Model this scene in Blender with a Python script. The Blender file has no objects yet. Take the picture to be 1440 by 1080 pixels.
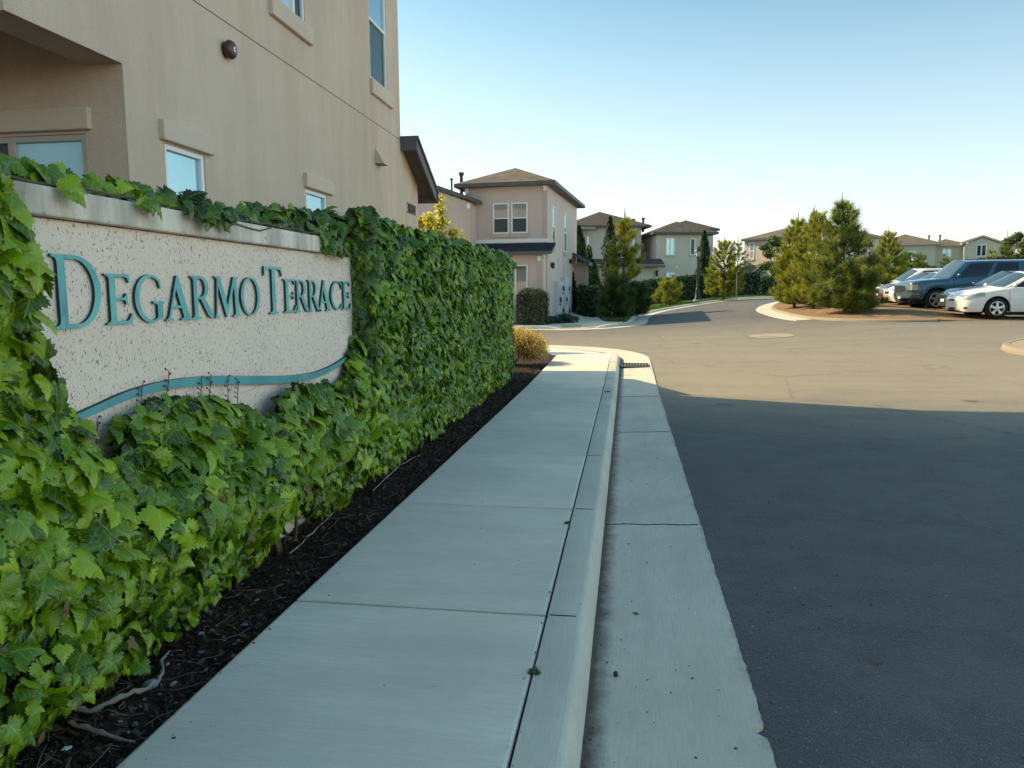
import bpy, bmesh, math, random
import numpy as np
from mathutils import Vector, Matrix, noise
from mathutils.geometry import tessellate_polygon
random.seed(7)
rng = np.random.default_rng(11)
R = math.radians
scene = bpy.context.scene
COL = scene.collection

# ---------------------------------------------------------------- terrain and sight lines
CAMH = 1.55
YAW, PITCH, ROLL, FPX = R(8.75), R(6.9), R(0.3), 1050.0
def sm(t):
    t = np.clip(t, 0, 1); return t*t*(3-2*t)
def terr(x, y):
    s = .018+.058*sm((np.asarray(x, float)+3)/12.)
    r = np.maximum(0, np.asarray(y, float)-11)
    r = 18*(1-np.exp(-r/18)); r = r*r/(r+1.5)
    return s*r
def tz(x, y): return float(terr(x, y))
_fwd = Vector((-math.sin(YAW)*math.cos(PITCH), math.cos(YAW)*math.cos(PITCH), -math.sin(PITCH)))
_rt = Vector((math.cos(YAW), math.sin(YAW), 0)); _up = _rt.cross(_fwd)
_e1 = math.cos(ROLL)*_rt-math.sin(ROLL)*_up
_e2 = math.sin(ROLL)*_rt+math.cos(ROLL)*_up
def ray(px, py): return _fwd+(px-720)/FPX*_e1+(540-py)/FPX*_e2
def aty(px, py, Y):
    d = ray(px, py); t = Y/d.y; return Vector((0, 0, CAMH))+t*d
def atx(px, py, X):
    d = ray(px, py); t = X/d.x; return Vector((0, 0, CAMH))+t*d
def aground(px, Y):
    p = aty(px, 430, Y); return Vector((p.x, Y, tz(p.x, Y)))

# ---------------------------------------------------------------- objects
def tag(o, label=None, cat=None, group=None, kind=None):
    if label: o['label'] = label
    if cat: o['category'] = cat
    if group: o['group'] = group
    if kind: o['kind'] = kind
    return o
def thing(name, label, cat, loc=(0, 0, 0), rz=0, group=None):
    o = bpy.data.objects.new(name, None); COL.objects.link(o)
    o.empty_display_size = .2
    o.location = loc; o.rotation_euler = (0, 0, rz)
    return tag(o, label, cat, group)
class MB:
    def __init__(s): s.v = []; s.f = []; s.m = []
    def add(s, vs, fs, mi=0):
        b = len(s.v); s.v += [tuple(p) for p in vs]
        s.f += [tuple(i+b for i in f) for f in fs]; s.m += [mi]*len(fs)
        return s
    def box(s, a, b, mi=0, M=None):
        x0, x1 = sorted((a[0], b[0])); y0, y1 = sorted((a[1], b[1])); z0, z1 = sorted((a[2], b[2]))
        vs = [(x0, y0, z0), (x1, y0, z0), (x1, y1, z0), (x0, y1, z0), (x0, y0, z1), (x1, y0, z1), (x1, y1, z1), (x0, y1, z1)]
        if M: vs = [M @ Vector(p) for p in vs]
        return s.add(vs, [(0, 3, 2, 1), (4, 5, 6, 7), (0, 1, 5, 4), (1, 2, 6, 5), (2, 3, 7, 6), (3, 0, 4, 7)], mi)
    def grid(s, rows, mi=0, close=False):
        n = len(rows[0]); vs = [p for r in rows for p in r]; fs = []
        for i in range(len(rows)-1):
            for j in range(n if close else n-1):
                k = (j+1) % n
                fs.append((i*n+j, i*n+k, (i+1)*n+k, (i+1)*n+j))
        return s.add(vs, fs, mi)
    def tube(s, pts, rad, n=6, mi=0, cap=True):
        pts = [Vector(p) for p in pts]
        if not hasattr(rad, '__len__'): rad = [rad]*len(pts)
        rows = []
        for i, p in enumerate(pts):
            d = (pts[min(i+1, len(pts)-1)]-pts[max(i-1, 0)])
            if d.length < 1e-9: d = Vector((0, 0, 1))
            d.normalize()
            a = d.cross(Vector((0, 0, 1)) if abs(d.z) < .95 else Vector((1, 0, 0))).normalized(); b = d.cross(a)
            rows.append([p+rad[i]*(math.cos(t)*a+math.sin(t)*b) for t in [2*math.pi*k/n for k in range(n)]])
        s.grid(rows, mi, close=True)
        if cap:
            b = len(s.v); s.v += [tuple(p) for p in rows[0]]+[tuple(p) for p in rows[-1]]
            s.f += [tuple(b+k for k in range(n)), tuple(b+n+k for k in reversed(range(n)))]; s.m += [mi]*2
        return s
    def lathe(s, prof, n=16, c=(0, 0, 0), mi=0, axis='z'):
        rows = []
        for r, z in prof:
            row = []
            for k in range(n):
                t = 2*math.pi*k/n
                p = (r*math.cos(t), r*math.sin(t), z)
                if axis == 'x': p = (p[2], p[0], p[1])
                if axis == 'y': p = (p[0], p[2], p[1])
                row.append((p[0]+c[0], p[1]+c[1], p[2]+c[2]))
            rows.append(row)
        s.grid(rows, mi, close=True)
        b = len(s.v); s.v += list(rows[0])+list(rows[-1])
        s.f += [tuple(b+k for k in range(n)), tuple(b+n+k for k in reversed(range(n)))]; s.m += [mi]*2
        return s
    def prism(s, poly, dx, M, mi=0, holes=()):
        """flat 2-D polygon (u,v) pushed out by dx along w; M maps (u,v,w)"""
        loops = [poly]+list(holes)
        tr = tessellate_polygon([[Vector((a, b, 0)) for a, b in l] for l in loops])
        flat = [p for l in loops for p in l]
        vs = [M @ Vector((a, b, dx)) for a, b in flat]
        s.add(vs, [tuple(t) for t in tr], mi)
        for l in loops:
            n = len(l)
            s.add([M @ Vector((a, b, dx)) for a, b in l]+[M @ Vector((a, b, 0)) for a, b in l],
                  [(i, (i+1) % n, n+(i+1) % n, n+i) for i in range(n)], mi)
        return s
    def build(s, name, mats, parent=None, smooth=False, recalc=True, angle=None):
        me = bpy.data.meshes.new(name)
        me.from_pydata(s.v, [], s.f)
        if not isinstance(mats, (list, tuple)): mats = [mats]
        for m in mats: me.materials.append(m)
        me.polygons.foreach_set('material_index', s.m)
        if recalc:
            bm = bmesh.new(); bm.from_mesh(me)
            bmesh.ops.remove_doubles(bm, verts=bm.verts, dist=1e-5)
            bmesh.ops.recalc_face_normals(bm, faces=bm.faces)
            bm.to_mesh(me); bm.free()
        if smooth:
            me.polygons.foreach_set('use_smooth', [True]*len(me.polygons))
            if angle is not None: me.set_sharp_from_angle(angle=angle)
        me.update()
        o = bpy.data.objects.new(name, me); COL.objects.link(o)
        if parent: o.parent = parent
        return o
def bevel(o, w=.01, seg=2):
    m = o.modifiers.new('bevel', 'BEVEL'); m.width = w; m.segments = seg; m.limit_method = 'ANGLE'
    return o
def copy_tree(o, parent=None):
    c = o.copy(); COL.objects.link(c)
    if parent: c.parent = parent
    for ch in o.children: copy_tree(ch, c)
    return c

# ---------------------------------------------------------------- materials
def s2l(*c):
    return tuple((v/255/12.92 if v/255 < .04045 else ((v/255+.055)/1.055)**2.4) for v in c)+(1,)
def c4(c): return tuple(c)+(1,) if len(c) == 3 else tuple(c)
class NT:
    def __init__(s, name):
        s.mat = bpy.data.materials.new(name); s.mat.use_nodes = True
        s.t = s.mat.node_tree; s.n = s.t.nodes; s.n.clear()
        s.out = s.n.new('ShaderNodeOutputMaterial')
    def node(s, typ, **kw):
        nd = s.n.new(typ)
        for k, v in kw.items():
            if k in nd.inputs.keys() if isinstance(k, str) else False: pass
            setattr(nd, k, v)
        return nd
    def link(s, a, b): s.t.links.new(a, b)
    def coord(s, kind='Object', scale=None, rot=None):
        tc = s.n.new('ShaderNodeTexCoord'); o = tc.outputs[kind]
        if scale or rot:
            mp = s.n.new('ShaderNodeMapping'); s.link(o, mp.inputs[0])
            if scale: mp.inputs['Scale'].default_value = scale
            if rot: mp.inputs['Rotation'].default_value = rot
            o = mp.outputs[0]
        return o
    def noise(s, co, scale, detail=4, rough=.55, dist=0):
        nd = s.n.new('ShaderNodeTexNoise'); s.link(co, nd.inputs['Vector'])
        nd.inputs['Scale'].default_value = scale; nd.inputs['Detail'].default_value = detail
        nd.inputs['Roughness'].default_value = rough; nd.inputs['Distortion'].default_value = dist
        return nd.outputs['Fac']
    def voro(s, co, scale, feature='F1', out='Distance', rnd=1):
        nd = s.n.new('ShaderNodeTexVoronoi'); s.link(co, nd.inputs['Vector']); nd.feature = feature
        nd.inputs['Scale'].default_value = scale; nd.inputs['Randomness'].default_value = rnd
        return nd.outputs[out]
    def ramp(s, fac, stops, interp='LINEAR'):
        nd = s.n.new('ShaderNodeValToRGB'); s.link(fac, nd.inputs[0]); cr = nd.color_ramp; cr.interpolation = interp
        while len(cr.elements) < len(stops): cr.elements.new(.5)
        for e, (p, c) in zip(cr.elements, stops):
            e.position = p; e.color = c4(c) if hasattr(c, '__len__') else (c, c, c, 1)
        return nd.outputs[0]
    def mix(s, fac, a, b, mode='MIX'):
        nd = s.n.new('ShaderNodeMix'); nd.data_type = 'RGBA'; nd.blend_type = mode
        for i, v in ((0, fac), (6, a), (7, b)):
            if hasattr(v, 'is_output') or isinstance(v, bpy.types.NodeSocket): s.link(v, nd.inputs[i])
            else: nd.inputs[i].default_value = v if i == 0 else c4(v)
        return nd.outputs[2]
    def math(s, op, a, b=0.0, clamp=False):
        nd = s.n.new('ShaderNodeMath'); nd.operation = op; nd.use_clamp = clamp
        for i, v in ((0, a), (1, b)):
            if isinstance(v, bpy.types.NodeSocket): s.link(v, nd.inputs[i])
            else: nd.inputs[i].default_value = v
        return nd.outputs[0]
    def attr(s, name, out='Fac'):
        nd = s.n.new('ShaderNodeAttribute'); nd.attribute_name = name; return nd.outputs[out]
    def bump(s, h, strength=.3, dist=.01):
        nd = s.n.new('ShaderNodeBump'); s.link(h, nd.inputs['Height'])
        nd.inputs['Strength'].default_value = strength; nd.inputs['Distance'].default_value = dist
        return nd.outputs[0]
    def bsdf(s, color, rough=.7, normal=None, spec=.5, metal=0, coat=0, ior=None):
        b = s.n.new('ShaderNodeBsdfPrincipled')
        if isinstance(color, bpy.types.NodeSocket): s.link(color, b.inputs['Base Color'])
        else: b.inputs['Base Color'].default_value = c4(color)
        if isinstance(rough, bpy.types.NodeSocket): s.link(rough, b.inputs['Roughness'])
        else: b.inputs['Roughness'].default_value = rough
        b.inputs['Specular IOR Level'].default_value = spec
        b.inputs['Metallic'].default_value = metal
        b.inputs['Coat Weight'].default_value = coat
        b.inputs['Coat Roughness'].default_value = .04
        if ior: b.inputs['IOR'].default_value = ior
        if normal is not None: s.link(normal, b.inputs['Normal'])
        return b.outputs[0]
    def done(s, sh): s.link(sh, s.out.inputs[0]); return s.mat

def simple(name, col, rough=.6, spec=.4, metal=0, coat=0, var=.12, scale=6, bump=.0):
    t = NT(name); co = t.coord()
    n = t.noise(co, scale, 5)
    c = t.mix(n, [v*(1-var) for v in col[:3]], [min(1, v*(1+var)) for v in col[:3]])
    nm = t.bump(t.noise(co, scale*12, 3), bump, .004) if bump else None
    return t.done(t.bsdf(c, rough, nm, spec, metal, coat))

def stucco(name, base, stain=(.3, .24, .17), amt=.5, bscale=1.0):
    t = NT(name); co = t.coord()
    big = t.noise(co, .45, 5, .6)
    st = t.noise(t.coord(scale=(1, 1, .12)), 2.1, 7, .74)                     # rain streaks: stretched downwards
    m = t.ramp(t.math('MULTIPLY', st, t.math('ADD', big, .45)), [(.33, 0), (.72, 1)])
    blot = t.ramp(t.noise(co, 1.1, 6, .65, .6), [(.42, 0), (.7, 1)])
    c = t.mix(t.math('MULTIPLY', m, amt), base, stain)
    c = t.mix(t.math('MULTIPLY', blot, amt*.6), c, [v*.86 for v in base])
    gr = t.noise(co, 95*bscale, 4, .7)
    c = t.mix(t.ramp(gr, [(.36, .42), (.58, 0)]), c, [v*.62 for v in base])
    h = t.math('ADD', t.noise(co, 60*bscale, 4, .65), t.math('MULTIPLY', t.voro(co, 120*bscale), .5))
    return t.done(t.bsdf(c, .93, t.bump(h, .55, .008), .2))

def concrete(name, base, axis=0, stripes=.10, dirt=None):
    t = NT(name); co = t.coord()
    a = t.noise(co, .8, 6, .6)
    sc = (1.5, 26, 1) if axis == 0 else (26, 1.5, 1)
    br = t.noise(t.coord(scale=sc), 5, 3, .6)                                 # broom finish
    bands = t.noise(t.coord(scale=(.6, 5, 1) if axis == 0 else (5, .6, 1)), 1.4, 4, .6)
    c = t.mix(t.ramp(a, [(.3, 0), (.72, 1)]), [v*.80 for v in base], [v*1.12 for v in base])
    c = t.mix(t.ramp(bands, [(.35, .34), (.62, 0)]), c, [v*.70 for v in base])
    c = t.mix(t.ramp(br, [(.4, stripes*2.4), (.6, 0)]), c, [v*.6 for v in base])
    sp = t.ramp(t.noise(co, 150, 2, .5), [(.3, .35), (.42, 0)])
    c = t.mix(sp, c, [v*.55 for v in base])
    spots = t.ramp(t.noise(co, 3.2, 7, .72), [(.62, 0), (.75, .5)])
    c = t.mix(spots, c, (base[0]*.62, base[1]*.57, base[2]*.5))
    c = t.mix(t.math('MULTIPLY', t.attr('slab'), .16), c, [v*.45 for v in base])
    if dirt:
        # grime collected against the kerb face: driven by a painted-on vertex distance
        d = t.math('ADD', t.attr('grime'), t.math('MULTIPLY', t.math('SUBTRACT', t.noise(co, 9, 6, .7), .5), .7))
        c = t.mix(t.ramp(d, [(.42, 0), (.95, .9)]), c, dirt)
    h = t.math('ADD', br, t.math('MULTIPLY', t.noise(co, 130, 3), .8))
    return t.done(t.bsdf(c, .85, t.bump(h, .22, .004), .3))

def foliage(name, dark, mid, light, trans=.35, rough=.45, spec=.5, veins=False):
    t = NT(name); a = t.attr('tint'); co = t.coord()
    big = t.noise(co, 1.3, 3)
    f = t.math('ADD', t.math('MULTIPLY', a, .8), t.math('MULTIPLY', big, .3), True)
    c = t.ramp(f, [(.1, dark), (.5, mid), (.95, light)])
    nm = None
    if veins:
        sx = t.n.new('ShaderNodeSeparateXYZ'); t.link(t.attr('leafpos', 'Vector'), sx.inputs[0])
        x = t.math('ABSOLUTE', sx.outputs[0]); y = sx.outputs[1]
        mid_v = t.ramp(x, [(.0, 1), (.035, 0)])
        s = t.math('SUBTRACT', y, t.math('MULTIPLY', x, .85))
        saw = t.math('ABSOLUTE', t.math('SUBTRACT', t.math('FRACT', t.math('MULTIPLY', s, 4.2)), .5))
        side = t.ramp(saw, [(.0, .8), (.09, 0)])
        v = t.math('MAXIMUM', mid_v, side)
        c = t.mix(t.math('MULTIPLY', v, .35), c, [min(1, q*1.5+.02) for q in light])
        nm = t.bump(v, -.35, .004)
    b = t.bsdf(c, rough, nm, spec)
    tr = t.n.new('ShaderNodeBsdfTranslucent')
    t.link(t.mix(1.0, c, (1.0, 1.0, .55), 'MULTIPLY'), tr.inputs[0])
    ms = t.n.new('ShaderNodeMixShader'); ms.inputs[0].default_value = trans
    t.link(b, ms.inputs[1]); t.link(tr.outputs[0], ms.inputs[2])
    return t.done(ms.outputs[0])

def glass(name, col=(.05, .07, .08), blind=None, refl=.55, tint=(.75, .92, 1), blend=.5):
    """window pane: mirror of the sky over a dark room, a pale blind or painted sky blue"""
    t = NT(name); co = t.coord()
    w = t.noise(co, 1.6, 2)
    base = t.mix(w, col, [v*1.5 for v in col])
    if blind:
        sx = t.n.new('ShaderNodeSeparateXYZ'); t.link(co, sx.inputs[0])
        sl = t.math('FRACT', t.math('MULTIPLY', sx.outputs[2], 22))
        base = t.mix(t.ramp(sl, [(.05, .55), (.25, 0)]), blind, [v*.55 for v in blind])
    d = t.bsdf(base, .6, None, .2)
    g = t.n.new('ShaderNodeBsdfGlossy'); g.inputs['Roughness'].default_value = .015; g.inputs['Color'].default_value = c4(tint)
    wv = t.bump(t.noise(co, 1.1, 2), .05, .05); t.link(wv, g.inputs['Normal'])
    lw = t.n.new('ShaderNodeLayerWeight'); lw.inputs[0].default_value = blend
    f = t.math('ADD', t.math('MULTIPLY', lw.outputs['Fresnel'], 1-refl), refl*.75, True)
    ms = t.n.new('ShaderNodeMixShader'); t.link(f, ms.inputs[0]); t.link(d, ms.inputs[1]); t.link(g.outputs[0], ms.inputs[2])
    return t.done(ms.outputs[0])

def shingle(name, base):
    t = NT(name); co = t.coord()
    bk = t.n.new('ShaderNodeTexBrick'); t.link(t.coord(scale=(1, 1, 1)), bk.inputs['Vector'])
    n1 = t.noise(co, 1.2, 5, .6); n2 = t.voro(t.coord(scale=(3.2, 7, 9)), 1.0, 'F1', 'Color')
    c = t.mix(n1, [v*.75 for v in base], [v*1.3 for v in base])
    sp_ = t.n.new('ShaderNodeSeparateColor'); t.link(n2, sp_.inputs[0]); c = t.mix(.5, c, t.ramp(sp_.outputs[0], [(0, .2), (1, .8)]), 'SOFT_LIGHT')
    sx = t.n.new('ShaderNodeSeparateXYZ'); t.link(co, sx.inputs[0])
    crs = t.math('FRACT', t.math('MULTIPLY', sx.outputs[2], 14))
    c = t.mix(t.ramp(crs, [(.0, .5), (.22, 0)]), c, [v*.4 for v in base])
    t.n.remove(bk)
    return t.done(t.bsdf(c, .9, t.bump(t.noise(co, 30, 3), .5, .02), .25))

M = {}
M['stucco'] = stucco('stucco_tan', (.71, .545, .42), (.45, .325, .225), .72)
M['stucco2'] = stucco('stucco_pink', (.68, .55, .475), (.48, .38, .30), .4)
M['stucco3'] = stucco('stucco_cream', (.68, .61, .51), (.52, .45, .36), .35)
M['trim'] = stucco('stucco_trim', (.71, .56, .44), (.55, .43, .32), .4)
M['fascia'] = simple('fascia_paint', (.10, .098, .097), .55, var=.15)
M['soffit'] = simple('soffit_paint', (.12, .10, .085), .8)
M['roof'] = shingle('asphalt_shingle', (.120, .098, .080))
M['roof2'] = shingle('asphalt_shingle_dark', (.062, .054, .050))
M['white'] = simple('white_vinyl', (.82, .82, .80), .4, var=.05)
M['pane'] = glass('pane_clear', (.03, .04, .045), None, .5)
M['pane_blind'] = glass('pane_blind', (.5, .5, .5), (.55, .57, .55), .5)
M['pane_sky'] = glass('pane_sky', (.16, .34, .40), None, .6, (.60, .86, .95))  # sky reflection partly painted into the base blue
M['screen'] = glass('pane_screen', (.022, .036, .042), None, .04, (.6, .8, .85), .22)
M['black'] = simple('black_metal', (.018, .018, .018), .4, .5)
M['iron'] = simple('cast_iron', (.06, .057, .055), .6, .5, .6, var=.3, scale=20)
M['redbell'] = simple('red_enamel', (.085, .022, .014), .4, .5, var=.2)
M['pvc'] = simple('vent_pipe', (.05, .05, .05), .6)
M['grey'] = simple('grey_box', (.56, .58, .58), .45, var=.2, scale=9)
M['teal'] = None
# ---------------------------------------------------------------- ground sheets
def sheet(name, outline, hfun, mat, step=1.0, skirt=0.0, kind='structure', parent=None):
    bm = bmesh.new()
    vs = [bm.verts.new((x, y, 0)) for x, y in outline]
    tr = tessellate_polygon([[Vector((x, y, 0)) for x, y in outline]])
    for t in tr:
        try: bm.faces.new([vs[i] for i in t])
        except ValueError: pass
    xs = [p[0] for p in outline]; ys = [p[1] for p in outline]
    for ax, lo, hi in ((0, min(xs), max(xs)), (1, min(ys), max(ys))):
        st = step if (hi-lo)/step < 160 else (hi-lo)/160
        k = math.floor(lo/st)*st+st
        while k < hi:
            co = [0, 0, 0]; no = [0, 0, 0]; co[ax] = k; no[ax] = 1
            bmesh.ops.bisect_plane(bm, geom=bm.verts[:]+bm.edges[:]+bm.faces[:], plane_co=co, plane_no=no, dist=1e-5)
            k += st
    bmesh.ops.recalc_face_normals(bm, faces=bm.faces)
    for f in bm.faces:
        if f.normal.z < 0: f.normal_flip()
    for v in bm.verts: v.co.z = hfun(v.co.x, v.co.y)
    if skirt:
        be = [e for e in bm.edges if e.is_boundary]
        r = bmesh.ops.extrude_edge_only(bm, edges=be)
        for g in r['geom']:
            if isinstance(g, bmesh.types.BMVert): g.co.z -= skirt
    me = bpy.data.meshes.new(name); bm.to_mesh(me); bm.free()
    me.materials.append(mat)
    o = bpy.data.objects.new(name, me); COL.objects.link(o)
    if parent: o.parent = parent
    if kind: tag(o, kind=kind)
    return o

# asphalt
def mk_asphalt():
    t = NT('asphalt'); co = t.coord()
    big = t.noise(co, .35, 6, .6); med = t.noise(co, 2.5, 5, .65)
    c = t.mix(t.ramp(big, [(.3, 0), (.7, 1)]), (.080, .084, .091), (.122, .123, .126))
    c = t.mix(t.ramp(med, [(.4, .5), (.62, 0)]), c, (.040, .042, .045))
    # sunlit tone painted into the crossing as pale tan dust
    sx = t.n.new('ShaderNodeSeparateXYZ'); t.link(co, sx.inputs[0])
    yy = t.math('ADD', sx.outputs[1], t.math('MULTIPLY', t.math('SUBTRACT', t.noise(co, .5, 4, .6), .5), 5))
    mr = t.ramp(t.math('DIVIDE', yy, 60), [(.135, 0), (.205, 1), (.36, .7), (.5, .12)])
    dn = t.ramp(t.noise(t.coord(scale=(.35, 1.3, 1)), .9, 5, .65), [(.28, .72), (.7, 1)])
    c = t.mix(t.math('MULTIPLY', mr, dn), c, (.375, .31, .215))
    ag = t.voro(co, 85, 'F1', 'Color')
    sp = t.n.new('ShaderNodeSeparateColor'); t.link(ag, sp.inputs[0])
    d = t.voro(co, 85, 'F1', 'Distance')
    chip = t.math('MULTIPLY', t.ramp(sp.outputs[0], [(.72, 0), (.9, 1)]), t.ramp(d, [(.25, 1), (.45, 0)]))
    c = t.mix(t.math('MULTIPLY', chip, .8), c, (.22, .21, .19))
    hole = t.math('MULTIPLY', t.ramp(sp.outputs[1], [(.66, 0), (.85, 1)]), t.ramp(d, [(.2, 1), (.5, 0)]))
    c = t.mix(t.math('MULTIPLY', hole, .75), c, (.012, .012, .014))
    fine = t.noise(co, 210, 3, .7); c = t.mix(t.ramp(fine, [(.36, .8), (.54, 0)]), c, (.020, .021, .024)); c = t.mix(t.ramp(fine, [(.54, 0), (.70, .8)]), c, (.20, .195, .185))
    dr = t.voro(co, .55, 'F1', 'Distance'); c = t.mix(t.ramp(t.math('ADD', dr, t.math('MULTIPLY', t.noise(co, 6, 5, .7), .12)), [(.085, .75), (.15, 0)]), c, (.024, .023, .023))
    tr = t.ramp(t.noise(t.coord(scale=(.25, 2.2, 1), rot=(0, 0, .12)), 1.0, 5, .6), [(.45, 0), (.7, .25)])
    c = t.mix(tr, c, (.105, .098, .088))
    # hairline cracks
    ck = t.voro(t.coord(), .33, 'DISTANCE_TO_EDGE', 'Distance')
    wob = t.math('ADD', ck, t.math('MULTIPLY', t.math('SUBTRACT', t.noise(co, 2.2, 5, .7), .5), .10))
    c = t.mix(t.ramp(t.math('ABSOLUTE', wob), [(.0, .35), (.006, 0)]), c, (.02, .02, .02))
    h = t.math('ADD', t.noise(co, 110, 4, .7), t.math('MULTIPLY', d, -.8))
    return t.done(t.bsdf(c, .78, t.bump(h, .6, .008), .45))
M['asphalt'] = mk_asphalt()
M['walk'] = concrete('sidewalk_concrete', (.77, .695, .58), 0)
M['kerb'] = concrete('kerb_concrete', (.56, .525, .445), 1, .08)
M['gutter'] = concrete('gutter_concrete', (.625, .56, .465), 1, .10, (.06, .045, .036))
M['joint'] = simple('joint_dirt', (.022, .02, .018), .95)

def mk_dirt(name, a, b, c3, sc=1.0):
    t = NT(name); co = t.coord()
    n = t.noise(co, 6*sc, 7, .7); v = t.voro(co, 42*sc, 'F1', 'Color')
    sp = t.n.new('ShaderNodeSeparateColor'); t.link(v, sp.inputs[0])
    c = t.mix(t.ramp(n, [(.35, 0), (.65, 1)]), a, b)
    c = t.mix(t.ramp(sp.outputs[0], [(.8, 0), (.95, .8)]), c, c3)
    h = t.math('ADD', t.noise(co, 22*sc, 6, .75), t.math('MULTIPLY', sp.outputs[1], .4))
    return t.done(t.bsdf(c, .95, t.bump(h, 1.0, .03), .2))
M['mulch'] = mk_dirt('bark_mulch', (.024, .016, .012), (.058, .038, .027), (.11, .075, .053))
M['dirt'] = mk_dirt('dry_bark_dirt', (.17, .105, .055), (.28, .18, .095), (.36, .25, .14), .6)
M['soil'] = mk_dirt('dark_soil', (.03, .022, .015), (.06, .045, .03), (.09, .07, .05), .6)

def gz(x, y): return tz(x, y)
BIG = [(-420, -120), (420, -120), (420, 700), (-420, 700)]
sheet('ground', BIG, lambda x, y: gz(x, y)-.25, M['dirt'], 4)
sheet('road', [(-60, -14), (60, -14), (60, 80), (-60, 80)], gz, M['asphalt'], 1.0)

# --- the near kerb: straight beside the sign, then round the corner to the left
KX = -.13; ARC_C = (-4.13, 16.3); ARC_R = 4.0
def path_pts(step=.12):
    out = []; y = -6.0
    while y < ARC_C[1]-1e-6: out.append((KX, y, 1.0, 0.0)); y += step if y > 0 else .5
    n = 44
    for i in range(n+1):
        a = (math.pi/2)*i/n
        out.append((ARC_C[0]+ARC_R*math.cos(a), ARC_C[1]+ARC_R*math.sin(a), math.cos(a), math.sin(a)))
    x = ARC_C[0]-.5
    while x > -40: out.append((x, ARC_C[1]+ARC_R, 0.0, 1.0)); x -= 1.0
    return out
PATH = path_pts()
def kerb_h(x, y):
    k = sm((y-16.2)/2.0)
    if x < -6: k = k*(1-sm((-6-x)/2))
    return .135-.115*float(k)
def off(p, d): return (p[0]+p[2]*d, p[1]+p[3]*d)
# kerb: rounded, slightly leaning face; shallow joints every couple of metres
jy = [3.15, 4.81, 6.46, 9.37, 12.4, 14.9]
mb = MB(); rows = []
for i, p in enumerate(PATH):
    h = kerb_h(p[0], p[1]); wob = .004*noise.noise(Vector((p[0]*2, p[1]*2, 0)))
    prof = [(-.202, h-.02), (-.199, h), (-.066+wob, h+.001), (-.050+wob, h-.004), (-.040+wob, h-.014), (-.033+wob, h-.034), (0+wob*.5, min(h, .0)), (.0, -.06)]
    if h < .05: prof = [(-.202, h-.02), (-.199, h), (-.10, h-.003), (-.06, h-.007), (-.04, h-.010), (-.03, h-.012), (0, .006), (.0, -.06)]
    row = []
    for d, z in prof:
        x, y = off(p, d); row.append((x, y, gz(x, y)+z))
    rows.append(row)
mb.grid(rows)
kerb = mb.build('kerb', M['kerb'], smooth=True, angle=R(40)); tag(kerb, kind='structure')
mj = MB()
for y in jy:                                                                   # tooled joints over the kerb
    for a, b in ((-.19, -.075),):
        mj.box((KX+a, y-.004, gz(KX, y)+kerb_h(KX, y)), (KX+b, y+.004, gz(KX, y)+kerb_h(KX, y)+.0022))
# gutter pan with a ragged asphalt edge
mb = MB(); rows = []; grime = []
fine = []
for a, b in zip(PATH[:-1], PATH[1:]):
    for k in range(4):
        t = k/4; fine.append(tuple(a[i]*(1-t)+b[i]*t for i in range(4)))
for p in fine:
    row = []
    w = .63+.008*noise.noise(Vector((p[0]*3, p[1]*3, 3)))+.006*noise.noise(Vector((p[0]*28, p[1]*28, 9)))
    if abs(p[1]-2.55) < .035: w -= .035
    for d in (-.004, .03, .07, .12, .25, .45, w):
        x, y = off(p, d); z = .006+.020*max(0, (d-.05))/.6
        row.append((x, y, gz(x, y)+z)); grime.append(max(0, 1-d/.15)*1.05 if d < .2 else (.50 if d > .6 else 0))
    x, y = off(p, w); row.append((x, y, gz(x, y)-.03)); grime.append(.8)
    rows.append(row)
mb.grid(rows)
gutter = mb.build('gutter', M['gutter'], recalc=False); tag(gutter, kind='structure')
at_ = gutter.data.attributes.new('grime', 'FLOAT', 'POINT'); at_.data.foreach_set('value', grime)
for y in (1.9, 4.92, 8.3, 11.2, 13.7):
    for k in range(12):
        d0 = .012+k*.05; yy = y+.006*math.sin(k*1.3+y)
        mj.box((KX+d0, yy-.0045, gz(KX+d0, y)+.02*max(0, d0-.05)/.6), (KX+d0+.05, yy+.0045, gz(KX, y)+.0085+.02*max(0, d0)/.6))
# sidewalk: separate slabs with tooled edges lying on dark filler
WL = -1.515
sheet('sidewalk_bed', [(WL+.004, -6), (KX-.2, -6), (KX-.2, 16.6), (WL+.004, 16.6)], lambda x, y: gz(x, y)+kerb_h(x, y)-.014, M['joint'], .6)
mb = MB(); js = [-6, -4.4, -2.8, -1.2, .1, 1.62, 3.15, 4.81, 6.46, 7.95, 9.37, 11.0, 12.5, 14.05, 15.6]
for i, (y0, y1) in enumerate(zip(js[:-1], js[1:])):
    tilt = random.uniform(-.002, .002); g = .007; e = .014
    n = 10; top = []; rim = []; low = []
    def ring(ins, dz):
        pts = []
        xr = lambda y: KX-.205-.003+.004*noise.noise(Vector((0, y*1.3, 4)))-ins
        a, b = y0+g+ins, y1-g-ins
        for k in range(n+1): y = a+(b-a)*k/n; pts.append((WL+ins, y))
        for k in range(n+1): y = b+(a-b)*k/n; pts.append((xr(y), y))
        return [(x, y, gz(x, y)+kerb_h(x, y)+dz+tilt*(x+1)) for x, y in pts]
    r0, r1, r2 = ring(e, 0), ring(.003, -.004), ring(0, -.02)
    N = len(r0); mb.grid([r0, r1, r2], close=True)
    b = len(mb.v); mb.v += r0
    half = n+1
    for k in range(n):
        mb.f.append((b+k, b+k+1, b+N-2-k, b+N-1-k)); mb.m.append(0)
    mb.v += []
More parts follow.
